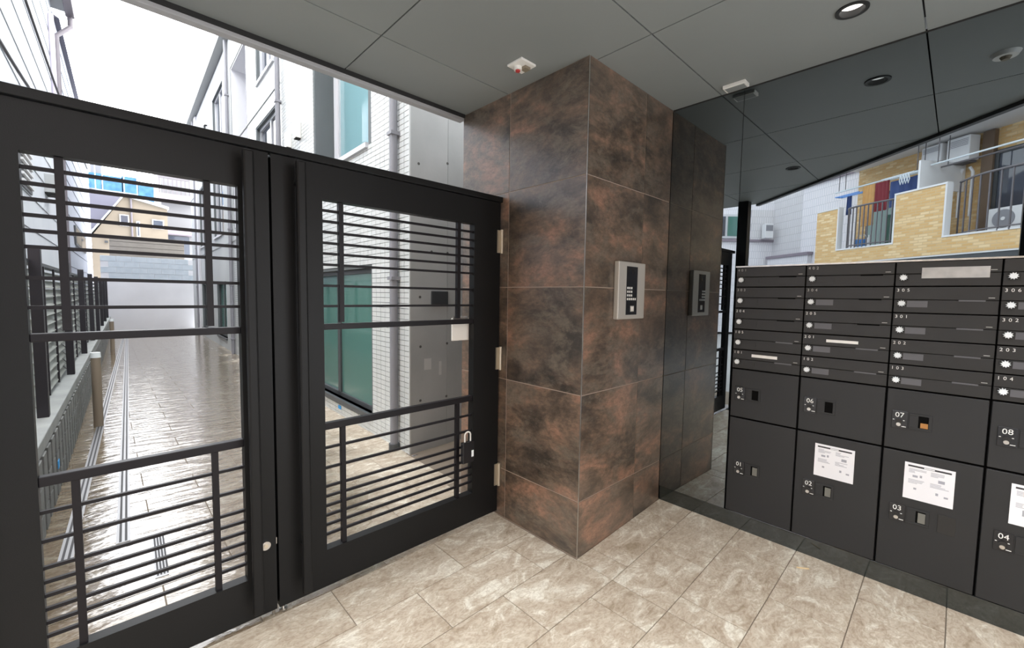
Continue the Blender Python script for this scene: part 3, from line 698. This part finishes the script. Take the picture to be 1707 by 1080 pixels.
tl.build('glazed_tiles', M['wtile'], ap, kind='stuff')
wf = MB(); holed(wf, 8.2, 16.35, -0.02, 7.1, HOL, 0.0, 0.009); wf.build('far_cladding', M['wwall'], ap)
# narrow light returns at the near corner
MB().box(-0.002, 0.012, -0.001, 0.012, -0.02, 7.1).build('corner_tiles', M['wtile'], ap)
for (b0, b1, z0, z1, kd) in HOL:
    if kd == 'recess':
        q = MB(); e_ = 0.004; q.box(0.9, 0.95, b0, b1, z0, z1); q.box(0.012, 0.95, b0+e_, b0+0.03, z0, z1); q.box(0.012, 0.95, b1-0.03, b1-e_, z0, z1); q.box(0.012, 0.95, b0+0.03, b1-0.03, z1-0.03, z1-e_); q.box(0.012, 0.95, b0+0.03, b1-0.03, z0+e_, z0+0.03)
        q.build('recess_lining', M['conc_l'], ap); continue
    fr = MB(); fd = 0.05; ax = 0.055 if kd != 'tall' else 0.30
    if kd == 'tall':
        q = MB(); q.box(0.012, 0.42, b1, b1+0.02, z0, z1); q.box(0.012, 0.42, b0-0.02, b0, z0, z1); q.box(0.012, 0.42, b0, b1, z0-0.02, z0); q.box(0.012, 0.42, b0, b1, z1, z1+0.02); q.build('reveal', M['conc_l'], ap)
    for (p0, p1, q0, q1) in ((b0, b1, z0, z0+fd), (b0, b1, z1-fd, z1), (b0, b0+fd, z0, z1), (b1-fd, b1, z0, z1), ((b0+b1)/2-(0.055 if kd == 'door' else 0.03), (b0+b1)/2+0.03, z0, z1))[:4 if kd == 'tall' else 5]:
        fr.box(ax, ax+0.06, p0, p1, q0, q1)
    f = fr.build('window', M['frame'] if kd == 'door' else M['frame_w'], ap)
    mid = (b0+b1)/2
    for p0, p1, off in (((b0+fd, b1-fd, 0.0),) if kd == 'tall' else ((b0+fd, mid-0.03, 0.0), (mid+0.03, b1-fd, 0.015))):
        MB().box(ax+0.02+off, ax+0.03+off, p0, p1, z0+fd, z1-fd).build('pane', M['glass'] if kd in ('door',) else M['glass_t'] if (kd == 'tall' and off == 0.0) else M['glass_g'], f)
    MB().box(-0.03, 0.06, b0-0.01, b1+0.01, z0-0.05, z0).build('sill', M['frame'] if kd == 'door' else M['frame_w'], f)
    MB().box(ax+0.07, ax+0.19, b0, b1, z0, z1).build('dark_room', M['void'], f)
for b_, x_ in ((0.215, -0.045), (4.06, -0.045), (8.35, -0.045), (14.6, -0.045)):
    dp = MB().cyl((x_, b_, 0.0), (x_, b_, 7.1), 0.036, 16).build('downpipe', M['pipe'], ap, smooth=True)
    bs_ = None
    for zz in (0.35, 1.6, 2.9, 4.4, 5.9):
        if bs_ is None: bs_ = MB().box(x_-0.044, 0.004, b_-0.044, b_+0.044, 0, 0.03).build('bracket', M['pipe'], dp, loc=(0, 0, zz))
        else: clone(bs_, 'bracket', dp, (0, 0, zz))
    if b_ < 1: MB().cyl((x_, b_, 0.0), (x_, b_, 0.06), 0.05, 16).build('foot', M['frame'], dp, smooth=True)
MB().box(-0.05, 0.25, 14.0, 14.35, 0, 7.1).build('pier', M['conc_l'], ap)
for b_, z_ in ((3.12, 3.62), (3.58, 3.60), (11.75, 6.2)):
    v = MB().box(-0.07, 0.0, b_-0.06, b_+0.06, z_, z_+0.22).build('vent_hood', M['white'], ap, bevel=0.006)
    MB().box(-0.066, -0.004, b_-0.052, b_+0.052, z_-0.008, z_).build('vent_grille', M['dark'], v)
MB().box(-0.16, 0.3, -0.02, 16.5, 7.15, 7.36).build('roof_edge', M['roof'], ap)
for z_ in (2.62, 4.72):
    MB().box(-0.012, 0.01, 4.1, 16.3, z_, z_+0.022).build('string_line', M['roof'], ap)
MB().box(0.97, 2.6, 0.52, 16.3, -0.05, 7.2).build('mass', M['wwall'], ap)

# retaining wall of split-face blocks with fence
BW0 = (-2.18, 2.25)
lw = thing('block_wall', 'low grey split faced block wall along the left of the alley', 'wall', (BW0[0], BW0[1], 0), AR)
Hw = 0.55
MB().box(-0.20, -0.012, -1.1, 16.9, -0.06, Hw-0.086).build('core', M['cap'], lw)
MB().box(-0.22, 0.0, -1.1, 16.9, Hw-0.085, Hw).build('capping', M['cap'], lw, bevel=0.006)
rows_b = [(-0.02, 0.145), (0.145, 0.305), (0.305, 0.462)]
bsrc = {}
for ri, (z0, z1) in enumerate(rows_b):
    y = -1.1 + (0.2 if ri % 2 else 0.0)
    while y < 16.6:
        L_ = 0.395; key = ri
        if y < 9.0:
            if key not in bsrc:
                q = MB()
                for kx in range(2): q.box(-0.014, 0.006, kx*0.2+0.018, kx*0.2+0.150, 0.004, z1-z0-0.004)
                bsrc[key] = q.build('block', M['block'], lw, bevel=0.003, loc=(0, y, z0))
            else: clone(bsrc[key], 'block', lw, (0, y, z0))
        y += 0.40
q = MB()
for ri, (z0, z1) in enumerate(rows_b):
    y = 9.2 + (0.2 if ri % 2 else 0.0)
    while y < 16.5:
        q.box(-0.02, 0.002, y+0.01, y+0.385, z0+0.003, z1-0.003); y += 0.40
q.build('far_blocks', M['block'], lw, kind='stuff')
fe = thing('louver_fence', 'louvered fence with black posts standing on the block wall', 'fence', (BW0[0], BW0[1], Hw), AR)
pys = [-1.0, 0.85, 2.95, 5.0, 7.15, 9.3, 11.4, 13.5, 15.6]
for y in pys: MB().box(-0.09, -0.03, y-0.035, y+0.035, 0.0, 1.20).build('post', M['post'], fe, bevel=0.003)
src = None
for i in range(len(pys)-1):
    y0, y1 = pys[i]+0.04, pys[i+1]-0.04
    n = 13
    if i < 5:
        for kz in range(n):
            p = (-0.12, y0, 0.09+kz*0.079)
            if src is None or abs(src_len-(y1-y0)) > 0.03:
                src = MB().hexa([(0.022,0,-0.034),(0.022,y1-y0,-0.034),(-0.030,y1-y0,0.030),(-0.030,0,0.030)], [(0.028,0,-0.030),(0.028,y1-y0,-0.030),(-0.024,y1-y0,0.034),(-0.024,0,0.034)]).build('slat', M['louver'], fe, loc=p); src_len = y1-y0
            else: clone(src, 'slat', fe, p)
    else:
        q = MB()
        for kz in range(n): zz = 0.09+kz*0.079; q.hexa([(-0.098,y0,zz-0.034),(-0.098,y1,zz-0.034),(-0.15,y1,zz+0.030),(-0.15,y0,zz+0.030)], [(-0.092,y0,zz-0.030),(-0.092,y1,zz-0.030),(-0.144,y1,zz+0.034),(-0.144,y0,zz+0.034)])
        q.build('far_slats', M['louver'], fe, kind='stuff')
    for m_ in (0.33, 0.67): MB().box(-0.10, -0.085, y0+(y1-y0)*m_-0.012, y0+(y1-y0)*m_+0.012, 0.03, 1.12).build('stile', M['post'], fe)
    MB().box(-0.16, -0.085, y0, y1, 1.10, 1.125).build('top_rail', M['frame'], fe)
def bollard(y, label):
    t = thing('standpipe', label, 'pipe', (BW0[0]+0.145+0.026*(y-2.25), y, 0), 0, 'beige standpipes in front of the block wall')
    MB().cyl((0,0,0), (0,0,0.765), 0.040, 20).build('pipe', M['bollard'], t, smooth=True)
    MB().cyl((0,0,0.745), (0,0,0.80), 0.044, 20, 0.040).build('cap', M['dial'], t, smooth=True)
bollard(4.93, 'beige standpipe with white cap by the block wall, nearer one')
bollard(12.0, 'beige standpipe with white cap far down the alley')
o = MB().box(0.0, 0.004, -0.035, 0.035, -0.028, 0.028).build('tape_mark', M['blue'], loc=(BW0[0]+0.0255, 3.014, 0.212)); o.rotation_euler = (0, 0, AR); tag(o, 'small blue tape mark on the block wall', 'tape')
o = MB().box(0, 0.003, -0.045, 0.045, -0.022, 0.022).build('tape_mark', M['blue'], loc=(0.105+0.026*1.7-0.0035, 3.72, 0.09)); o.rotation_euler = (0, 0, AR); tag(o, 'small blue tape mark under the ground floor window', 'tape')
# slot drains
def drain(x0, y0, x1, y1, w, label, grid=False):
    L_ = math.hypot(x1-x0, y1-y0)
    t = thing('slot_drain', label, 'drain', (x0, y0, 0), math.atan2(-(x1-x0), y1-y0), 'steel slot drains in the alley paving')
    MB().box(-w/2, w/2, 0, L_, 0.0, 0.0022).build('channel', M['drain'], t)
    if not grid:
        for o_ in (-w*0.2, w*0.2): MB().box(o_-w*0.09, o_+w*0.09, 0.01, L_, 0.0021, 0.0028).build('slot', M['slot'], t)
    else:
        for kx in range(4): MB().box(-w/2+0.008+kx*w*0.24, -w/2+0.008+kx*w*0.24+0.008, 0.02, L_-0.02, 0.0021, 0.0028).build('slot', M['slot'], t)
drain(-2.075, 1.86, -1.49, 16.5, 0.062, 'long steel slot drain nearest the block wall')
drain(-1.842, 1.885, -1.42, 16.5, 0.062, 'long steel slot drain in the middle of the wet paving')
drain(-1.706, 1.35, -1.690, 1.87, 0.055, 'short slotted floor drain just behind the gates', True)
drain(0.105, 1.955, 0.92, 1.935, 0.03, 'thin drain line along the concrete wall')

# end of the alley
ew = thing('boundary_wall', 'grey concrete wall with pale blocks closing the far end of the alley', 'wall', (-0.7, 18.75, 0))
MB().box(-1.35, 1.6, 0.0, 0.2, -0.05, 1.86).build('concrete_base', M['conc_l'], ew)
src = None
for ri in range(4):
    x = -1.05 - (0.2 if ri % 2 else 0)
    while x < 1.1:
        p = (x, 0.02, 1.86+ri*0.195)
        if src is None: src = MB().box(0.004, 0.396, 0, 0.15, 0.004, 0.191).build('block', M['cblk'], ew, bevel=0.004, loc=p)
        else: clone(src, 'block', ew, p)
        x += 0.4
MB().box(-1.25, 1.5, 0.035, 0.15, 1.86, 2.63).build('mortar', M['conc_l'], ew)
cl = thing('board_screen', 'greyish horizontal board screen above the far block wall', 'fence', (-0.7, 19.3, 2.0))
for kz in range(7): MB().box(-1.0, 1.1, 0, 0.03, 0.0, 0.165).build('board', M['wood'], cl, bevel=0.004, loc=(0, 0, 0.12+kz*0.178))
MB().box(-1.0, 1.1, 0.03, 0.09, -2.0, 1.4).build('framing', M['wood'], cl)

# houses on the left
def siding(parent, m, y0, y1, z0, z1, step, x, d=0.02):
    z = z0; src = None
    while z < z1-0.02:
        h = min(step, z1-z)
        if src is None: src = MB().hexa([(x,y0,0.004),(x+d,y0,0.004),(x+d,y1,0.004),(x,y1,0.004)], [(x,y0,step-0.004),(x+d*0.5,y0,step-0.004),(x+d*0.5,y1,step-0.004),(x,y1,step-0.004)]).build('board', m, parent, loc=(0,0,z))
        else: clone(src, 'board', parent, (0, 0, z))
        z += step
h1 = thing('house', 'white sided house beyond the louvered fence with brown eaves gutter', 'house', (-2.72, 2.0, 0), AR)
MB().box(-3.0, -0.002, 1.2, 9.5, 0, 7.2).build('wall', M['siding_b'], h1)
siding(h1, M['siding'], 1.2, 9.5, 0.0, 7.15, 0.455, 0.0)
MB().box(-3.0, 0.30, 1.0, 9.75, 7.2, 7.32).build('eaves', M['wwall'], h1)
gu = MB().box(0.20, 0.34, 1.0, 9.75, 7.10, 7.25).build('gutter', M['gutter'], h1, bevel=0.02)
MB().tube([(0.27, 9.7, 7.10), (0.27, 9.7, 6.9), (0.07, 9.46, 6.55), (0.07, 9.46, 0.3)], 0.045, 10).build('downpipe', M['gutter'], gu, smooth=True)
MB().tube([(0.05, 8.9, 6.7), (0.06, 8.75, 6.5), (0.06, 8.8, 5.0), (0.06, 8.8, 2.0)], 0.04, 10).build('conduit', M['lilac'], h1, smooth=True)
gw = MB().box(-0.01, 0.035, 4.6, 5.5, 2.75, 3.30).build('window', M['frame'], h1)
for kz in range(6): MB().box(0.035, 0.06, 4.65, 5.45, 0, 0.03).build('slat', M['acw'], gw, loc=(0, 0, 2.80+kz*0.085))
hd = MB().box(0.0, 0.16, 7.0, 7.45, 3.05, 3.35).build('vent_hood', M['wwall'], h1, bevel=0.01); MB().box(0.01, 0.15, 7.02, 7.43, 3.03, 3.05).build('vent_grille', M['dark'], hd)
h2 = thing('house', 'bluish sided gabled house with a dark window beyond the first house', 'house', (-2.72, 2.0, 0), AR)
MB().box(-3.0, -0.002, 9.9, 20.4, 0, 7.2).build('wall', M['siding_b'], h2)
siding(h2, M['siding_b'], 9.9, 20.4, 0.0, 7.1, 0.40, 0.0)
MB().hexa([(-3.0,9.9,7.1),(0.1,9.9,7.1),(0.1,20.5,7.1),(-3.0,20.5,7.1)], [(-3.0,9.9,8.6),(-2.2,9.9,8.6),(-2.2,20.5,8.6),(-3.0,20.5,8.6)]).build('roof', M['slate'], h2)
wn = MB().box(-0.01, 0.05, 12.3, 16.1, 2.62, 3.10).build('window', M['frame'], h2)
MB().box(0.03, 0.056, 12.45, 14.0, 2.67, 3.05).build('pane', M['beige'], wn)
MB().box(0.03, 0.056, 14.1, 15.9, 2.67, 3.05).build('pane', M['glass_g'], wn)
for i, (za, zb, ya, yb, lab) in enumerate(((3.35, 4.1, 1.4, 9.0, 'dark cable strung along the white house, lower one'), (4.6, 4.9, 1.4, 16.0, 'dark cable strung along the white house, upper one'))):
    pts = []
    for k in range(13):
        u = k/12; pts.append((-2.55+0.026*(ya+(yb-ya)*u)+0.02, ya+(yb-ya)*u, za+(zb-za)*u-0.5*math.sin(PI*u)*0.3))
    o = MB().tube(pts, 0.014, 8).build('cable', M['post'], smooth=True); tag(o, lab, 'cable')

# beige house, neighbours, far netting
bh = thing('house', 'beige gabled house behind the far end of the alley', 'house', (-0.9, 23.0, 0))
MB().prism([(-1.35,0.0),(1.15,0.0),(1.15,1.9),(-1.35,1.9)], 0, 3.6).build('wall', M['beige'], bh)
gb = MB(); gb._add([(-1.30,0.0,3.6),(1.15,0.0,3.6),(1.15,0.0,5.05),(-0.25,0.0,5.38),(-1.30,1.9,3.6),(1.15,1.9,3.6),(1.15,1.9,5.05),(-0.25,1.9,5.38)], [(0,1,2,3),(7,6,5,4),(0,4,5,1),(1,5,6,2),(2,6,7,3),(3,7,4,0)])
gb.build('gable', M['beige'], bh)
rf = MB()
for (xa, za, xb, zb) in ((-1.42, 3.52, -0.25, 5.38), (-0.25, 5.38, 1.2, 5.04)):
    rf.hexa([(xa,-0.16,za),(xb,-0.16,zb),(xb,1.9,zb),(xa,1.9,za)], [(xa,-0.16,za+0.10),(xb,-0.16,zb+0.10),(xb,1.9,zb+0.10),(xa,1.9,za+0.10)])
rf.build('verge', M['wwall'], bh)
MB().cyl((-0.04,-0.05,3.0), (-0.04,-0.05,5.4), 0.035, 10).build('downpipe', M['gutter'], bh, smooth=True)
for x0, x1, z0, z1 in ((-0.42, -0.12, 4.15, 4.62), (0.10, 0.22, 3.75, 4.4), (0.62, 1.02, 4.15, 4.55)):
    w_ = MB().box(x0, x1, -0.05, 0.02, z0, z1).build('window', M['frame_w'], bh); MB().box(x0+0.04, x1-0.04, -0.06, -0.045, z0+0.04, z1-0.04).build('pane', M['glass_g'], w_)
MB().box(-0.9, -0.8, -0.1, 0.0, 3.4, 3.48).build('wall_lamp', M['frame'], bh)
h4 = thing('house', 'lilac roofed house beside the beige gable', 'house', (-2.3, 25.4, 0))
MB().box(-2.0, 0.9, 0, 4, 0, 4.3).build('wall', M['siding_b'], h4)
rq = MB(); rq._add([(-2.0,-0.3,4.2),(0.55,-0.3,4.2),(1.35,-0.3,5.6),(-2.0,-0.3,6.4),(-2.0,1,4.2),(0.55,1,4.2),(1.35,1,5.6),(-2.0,1,6.4)], [(0,1,2,3),(7,6,5,4),(0,4,5,1),(1,5,6,2),(2,6,7,3),(3,7,4,0)])
rq.build('roof', M['slate'], h4)
wh = thing('apartment_building', 'white block with a small balcony at the far end of the alley', 'building', (0.35, 26.0, 0))
MB().box(-0.05, 4.0, 0, 4, 0, 9.0).build('wall', M['wh'], wh)
bl = MB().box(-0.25, 1.2, -0.9, 0, 5.85, 6.12).build('balcony_floor', M['ledge'], wh)
rl = MB().box(-0.22, 1.2, -0.9, -0.84, 6.83, 6.92).build('railing', M['rail'], wh)
for k in range(9): MB().box(0, 0.05, -0.89, -0.85, 6.12, 6.86).build('bar', M['rail'], rl, loc=(-0.2+k*0.165, 0, 0))
MB().box(0.0, 1.2, -0.6, 0, 4.25, 4.45).build('canopy', M['ledge'], wh)
MB().box(0.15, 1.0, -0.06, 0.02, 3.3, 4.2).build('window', M['glass_g'], wh)
nb = thing('building_site', 'distant building wrapped in blue site netting', 'building', (-0.9, 34.0, 0))
MB().box(-1.5, 1.8, 0.3, 4, 0, 8.2).build('structure_frame', M['conc_l'], nb)
for x0, x1, z0, z1 in ((-1.5, -0.85, 7.4, 8.3), (-0.9, 0.05, 7.4, 8.25), (0.0, 0.75, 7.4, 8.35), (0.7, 1.75, 7.0, 8.0)):
    MB().box(x0, x1, 0.0, 0.05, z0, z1).build('net_sheet', M['net'], nb)
MB().box(-1.35, -0.85, 0.1, 0.5, 8.0, 9.4).build('tower', M['glass_g'], nb)
for x in (-1.5, -1.15, -0.85, 0.1, 0.7): MB().cyl((x, 0, 6.5), (x, 0, 8.9), 0.03, 8).build('pole', M['scaff'], nb)

# ================================================================== ACROSS THE STREET (seen in the mirror)
TR = math.atan2(-0.8, 0.6)
tb = thing('apartment_building', 'tan brick apartment block with balconies across the street', 'building', (-11.7, -0.4, 0), TR)
def seg(s0, s1, z0, z1, name='parapet'): return MB().box(s0, s1, -0.15, 0.0, z0, z1).build(name, M['brick'], tb)
seg(-3.03, -2.24, 2.65, 4.36); seg(-2.24, -0.43, 2.65, 3.07); seg(-0.43, 0.77, 2.65, 4.37); seg(0.77, 4.5, 2.65, 3.09)
for s0, s1, z in ((-3.03, -2.20, 4.36), (-2.24, -0.43, 3.05), (-0.47, 0.81, 4.37), (0.77, 4.5, 3.07)): MB().box(s0, s1, -0.16, 0.015, z, z+0.045).build('coping', M['acw'], tb)
for s0, z0, z1 in ((-2.24, 3.07, 4.36), (-0.47, 3.07, 4.37), (0.77, 3.09, 4.37)): MB().box(s0, s0+0.04, -0.16, 0.012, z0, z1).build('reveal', M['acw'], tb)
MB().box(-3.03, 4.5, -1.45, 0.0, 2.62, 2.66).build('balcony_floor', M['slab'], tb)
MB().box(-3.0, 4.5, -1.6, -1.42, 2.66, 9.0).build('back_wall', M['brick'], tb)
MB().box(-3.1, 4.5, -1.5, 0.12, 5.80, 6.0).build('upper_slab', M['slab'], tb)
MB().box(-3.1, 4.5, -0.05, 0.12, 6.0, 7.2).build('parapet', M['brick'], tb)
MB().box(-3.03, 5.5, -4.0, -1.9, -0.1, 2.62).build('ground_storey', M['void'], tb)
MB().box(-3.05, 4.5, -1.9, -0.02, 2.50, 2.62).build('fascia', M['frame'], tb)
for s0, s1, zt in ((-2.20, -0.47, 4.30), (0.81, 4.4, 4.42)):
    n = 15 if s1 < 0 else 18
    def bow(u): return 0.10*math.sin(PI*min(u*1.1, 1)) - 0.28*max(0, (0.22-u)/0.22)**1.5
    pts = [(s0+(s1-s0)*k/14, -0.08+bow(k/14), zt) for k in range(15)]
    rl = MB().tube(pts, 0.028, 8).build('railing', M['rail'], tb, smooth=True)
    for k in range(n):
        u = k/(n-1); x = s0+(s1-s0)*u; y = -0.08+bow(u)
        MB().box(-0.012, 0.012, -0.012, 0.012, 3.08, zt).build('bar', M['rail'], rl, loc=(x, y, 0))
    MB().tube([(p[0], p[1], 3.16) for p in pts], 0.018, 6).build('bottom_rail', M['rail'], rl)
MB().box(0.05, 0.10, -1.40, -0.05, 4.40, 5.15).build('partition', M['acw'], tb)
MB().box(0.50, 0.74, -1.45, -1.30, 2.66, 5.78).build('column', M['brown'], tb)
w_ = MB()
for p in ((0.74, 2.9, 5.15, 5.25), (0.74, 2.9, 2.7, 2.8), (0.74, 0.82, 2.7, 5.25), (1.75, 1.83, 2.7, 5.25), (2.82, 2.9, 2.7, 5.25)): w_.box(p[0], p[1], -1.42, -1.36, p[2], p[3])
w_ = w_.build('window', M['frame'], tb)
for a, c in ((0.82, 1.75), (1.83, 2.82)): MB().box(a, c, -1.41, -1.39, 2.8, 5.15).build('pane', M['glass_g'], w_)
w_ = MB().box(-2.6, -0.9, -1.42, -1.37, 2.7, 4.9).build('window', M['frame'], tb); MB().box(-2.5, -1.0, -1.38, -1.36, 2.8, 4.8).build('pane', M['glass'], w_)
for s_ in (0.07, 0.34): MB().tube([(s_, -1.30, 3.72), (s_, -1.30, 4.85), (s_+(0.06 if s_ < 0.2 else -0.06), -1.28, 4.98)], 0.035, 8).build('pipe', M['acw'], tb, smooth=True)
def tloc(s, y, z): return (-11.7+0.6*s+0.8*y, -0.4-0.8*s+0.6*y, z)
def ac(s, y, z, w, h, d, label, fan=True):
    t = thing('air_conditioner', label, 'air conditioner', tloc(s, y, z), TR, 'air conditioner units across the street')
    MB().box(-w/2, w/2, -d/2, d/2, 0, h).build('casing', M['acw'], t, bevel=0.015)
    if fan:
        f = MB().cyl((-w*0.12, d/2, h*0.5), (-w*0.12, d/2+0.012, h*0.5), h*0.40, 24).build('fan_grille', M['pipe'], t)
        MB().cyl((-w*0.12, d/2+0.012, h*0.5), (-w*0.12, d/2+0.02, h*0.5), h*0.08, 12).build('hub', M['acw'], f)
    else:
        for k in range(5): MB().box(-w*0.42, w*0.42, d/2, d/2+0.006, h*0.62+k*h*0.06, h*0.62+k*h*0.06+0.012).build('grille_bar', M['pipe'], t)
    MB().box(-w*0.4, w*0.4, -d/2, d/2, -0.05, 0).build('feet', M['rail'], t)
ac(-0.45, -1.15, 5.28, 0.50, 0.46, 0.30, 'white air conditioner high on the tan balcony wall, left of the pair', False)
ac(0.19, -1.15, 5.12, 0.52, 0.62, 0.30, 'taller white air conditioner high on the tan balcony wall beside pipes', False)
ac(1.65, -0.75, 3.16, 0.85, 0.52, 0.32, 'white air conditioner standing on the right-hand tan balcony floor', True)
def pole(s0, s1, y, z, mt, label):
    o = thing('laundry_pole', label, 'pole', tloc((s0+s1)/2, y, z), TR)
    h = (s1-s0)/2
    MB().cyl((-h, 0, 0), (h, 0, 0), 0.022, 8).build('rod', M[mt], o, smooth=True)
    for x in (-h*0.9, h*0.9): MB().cyl((x, 0, 0), (x, 0, 0.75 if z < 5.05 else 0.7), 0.012, 6).build('hook', M['rail'], o)
pole(-2.8, -0.15, -0.62, 5.06, 'hang_g', 'green laundry pole over the left tan balcony')
pole(-2.8, -0.15, -0.40, 4.99, 'hang_w', 'pale laundry pole over the left tan balcony')
pole(0.15, 3.2, -0.30, 5.02, 'hang_w', 'pale laundry pole over the right-hand tan balcony')
pole(0.15, 3.2, -0.60, 4.98, 'rail', 'dark laundry pole over the right-hand tan balcony')
def cloth(s0, s1, z0, z1, y, mt, label, name='towel'):
    n = 12; q = MB(); w = s1-s0
    P = [(w*(k/n-0.5), 0.03*math.sin(k*1.9), 0) for k in range(n+1)]
    vs = []
    for dz in (0, z1-z0):
        for yy in (-0.006, 0.006):
            vs += [(p[0], p[1]*(1.0 if dz == 0 else 0.35)+yy, dz) for p in P]
    m = n+1; fs = []
    for k in range(n):
        fs += [(k, k+1, 2*m+k+1, 2*m+k), (m+k+1, m+k, 3*m+k, 3*m+k+1), (k+1, k, m+k, m+k+1), (2*m+k, 2*m+k+1, 3*m+k+1, 3*m+k)]
    fs += [(0, 2*m, 3*m, m), (n, m+n, 3*m+n, 2*m+n)]
    q._add(vs, fs)
    o = q.build(name, M[mt], loc=tloc((s0+s1)/2, y, z0), smooth=True); o.rotation_euler = (0, 0, TR); return tag(o, label, 'laundry', 'laundry on the tan balcony')
cloth(-1.82, -1.45, 3.75, 4.955, -0.40, 'cl_or', 'long orange towel hanging on the tan balcony')
cloth(-1.43, -1.02, 4.12, 4.955, -0.40, 'cl_rd', 'maroon cloth hanging beside the orange towel')
cloth(-0.98, -0.20, 4.15, 4.88, -0.40, 'cl_nv', 'navy shirt hanging nearest the white partition', 'shirt')
cloth(-2.35, -2.20, 4.2, 4.78, -0.40, 'cl_nv', 'small dark sock cloth under the blue hanger')
cloth(-1.25, -0.55, 3.2, 3.95, -0.75, 'cl_gr', 'dark green cloth low behind the balcony railing')
hgr = thing('clothes_hanger', 'blue peg hanger frame on the left of the tan balcony', 'hanger', tloc(-2.25, -0.40, 4.80), TR)
for y in (-0.12, 0.0, 0.12): MB().box(-0.42, 0.42, y-0.012, y+0.012, 0, 0.025).build('slat', M['hang'], hgr)
MB().box(-0.42, -0.39, -0.13, 0.13, 0, 0.03).build('end_bar', M['hang'], hgr)
hg2 = thing('clothes_hanger', 'pale peg hanger frame above the navy shirt', 'hanger', tloc(-0.62, -0.32, 4.94), TR)
for y in (-0.12, 0.0, 0.12): MB().box(-0.45, 0.45, y-0.012, y+0.012, 0, 0.025).build('slat', M['hang_w'], hg2)
for k in range(4): MB().tube([(0.10+k*0.07, 0.13, 0.0), (0.07+k*0.07, 0.13, -0.15), (0.10+k*0.07, 0.13, -0.26), (0.13+k*0.07, 0.13, -0.15), (0.10+k*0.07, 0.13, 0.0)], 0.012, 6).build('peg', M['hang_w'], hg2)
bk = thing('bucket', 'blue bucket behind the left tan balcony railing', 'bucket', tloc(-1.95, -0.6, 3.12), TR)
MB().cyl((0,0,0), (0,0,0.26), 0.14, 18, 0.18).build('body', M['hang'], bk, smooth=True); MB().tube([(-0.18,0,0.25),(-0.1,0,0.4),(0.1,0,0.4),(0.18,0,0.25)], 0.01, 6).build('handle', M['hang_w'], bk)
bo = thing('bottle', 'white bottle behind the left tan balcony railing', 'bottle', tloc(-1.62, -0.5, 3.12), TR)
MB().cyl((0,0,0), (0,0,0.28), 0.055, 14).build('body', M['acw'], bo, smooth=True); MB().cyl((0,0,0.28), (0,0,0.36), 0.02, 10).build('neck', M['acw'], bo, smooth=True)

ws = struct('wall_street_unseen', 'unseen brown street front added for the black gates to reflect', (-11.7, -0.4, 0), TR)  # out of view, added so the gates have something dark to reflect
MB().box(4.7, 42, -4, 0.0, -0.1, 10.5).build('wall', M['brown'], ws)
for k in range(9):
    for z_ in (0.9, 3.9, 6.9): MB().box(6.0+k*4.0, 8.2+k*4.0, -0.02, 0.03, z_, z_+1.4).build('window_pane', M['glass_g'], ws)

gbld = thing('apartment_building', 'pale grey tiled building left of the tan block across the street', 'building', (-17.0, 3.5, 0), TR)
MB().box(-1.25, 0.55, -3.0, 0.0, 0, 9).build('wall', M['gtile_d'], gbld)
MB().box(0.55, 4.5, -3.0, 0.12, 0, 9).build('wall', M['gtile'], gbld)
MB().box(-1.05, 1.13, 0.0, 0.30, 0.0, 3.25).build('porch', M['gtile'], gbld); MB().box(-1.1, 1.2, 0.0, 0.36, 3.25, 3.36).build('ledge', M['ledge'], gbld)
MB().box(0.5, 4.5, 0.12, 0.2, 5.93, 6.02).build('ledge', M['ledge'], gbld)
ga = math.atan2(0.69, 0.724)
gl2 = thing('apartment_building', 'grey tiled wing with window and sill farther left across the street', 'building', (-17.72, 4.46, 0), ga)
MB().box(0.0, 6.0, 0.0, 3.0, 0, 9).build('wall', M['gtile'], gl2)
MB().box(-0.05, 6.0, -0.08, 0.0, 4.02, 4.12).build('ledge', M['ledge'], gl2)
MB().box(0.0, 1.0, -0.06, 0.0, 4.12, 5.4).build('recess_panel', M['gtile_d'], gl2)
w_ = MB().box(1.5, 2.75, -0.07, 0.0, 4.16, 5.2).build('window', M['frame_w'], gl2)
MB().box(1.6, 2.05, -0.085, -0.065, 4.25, 5.1).build('pane', M['glass'], w_); MB().box(2.15, 2.68, -0.085, -0.065, 4.25, 5.1).build('pane', M['glass_g'], w_)
t = thing('air_conditioner', 'white air conditioner under the grey wing eaves across the street', 'air conditioner', (-17.72+0.724*0.42+0.69*0.3*-1*-1, 4.46+0.69*0.42-0.724*0.3, 4.14), ga)
MB().box(-0.17, 0.17, -0.15, 0.15, 0, 0.62).build('casing', M['acw'], t, bevel=0.015)
MB().box(-0.15, 0.15, -0.155, -0.15, 0.3, 0.55).build('grille', M['pipe'], t)
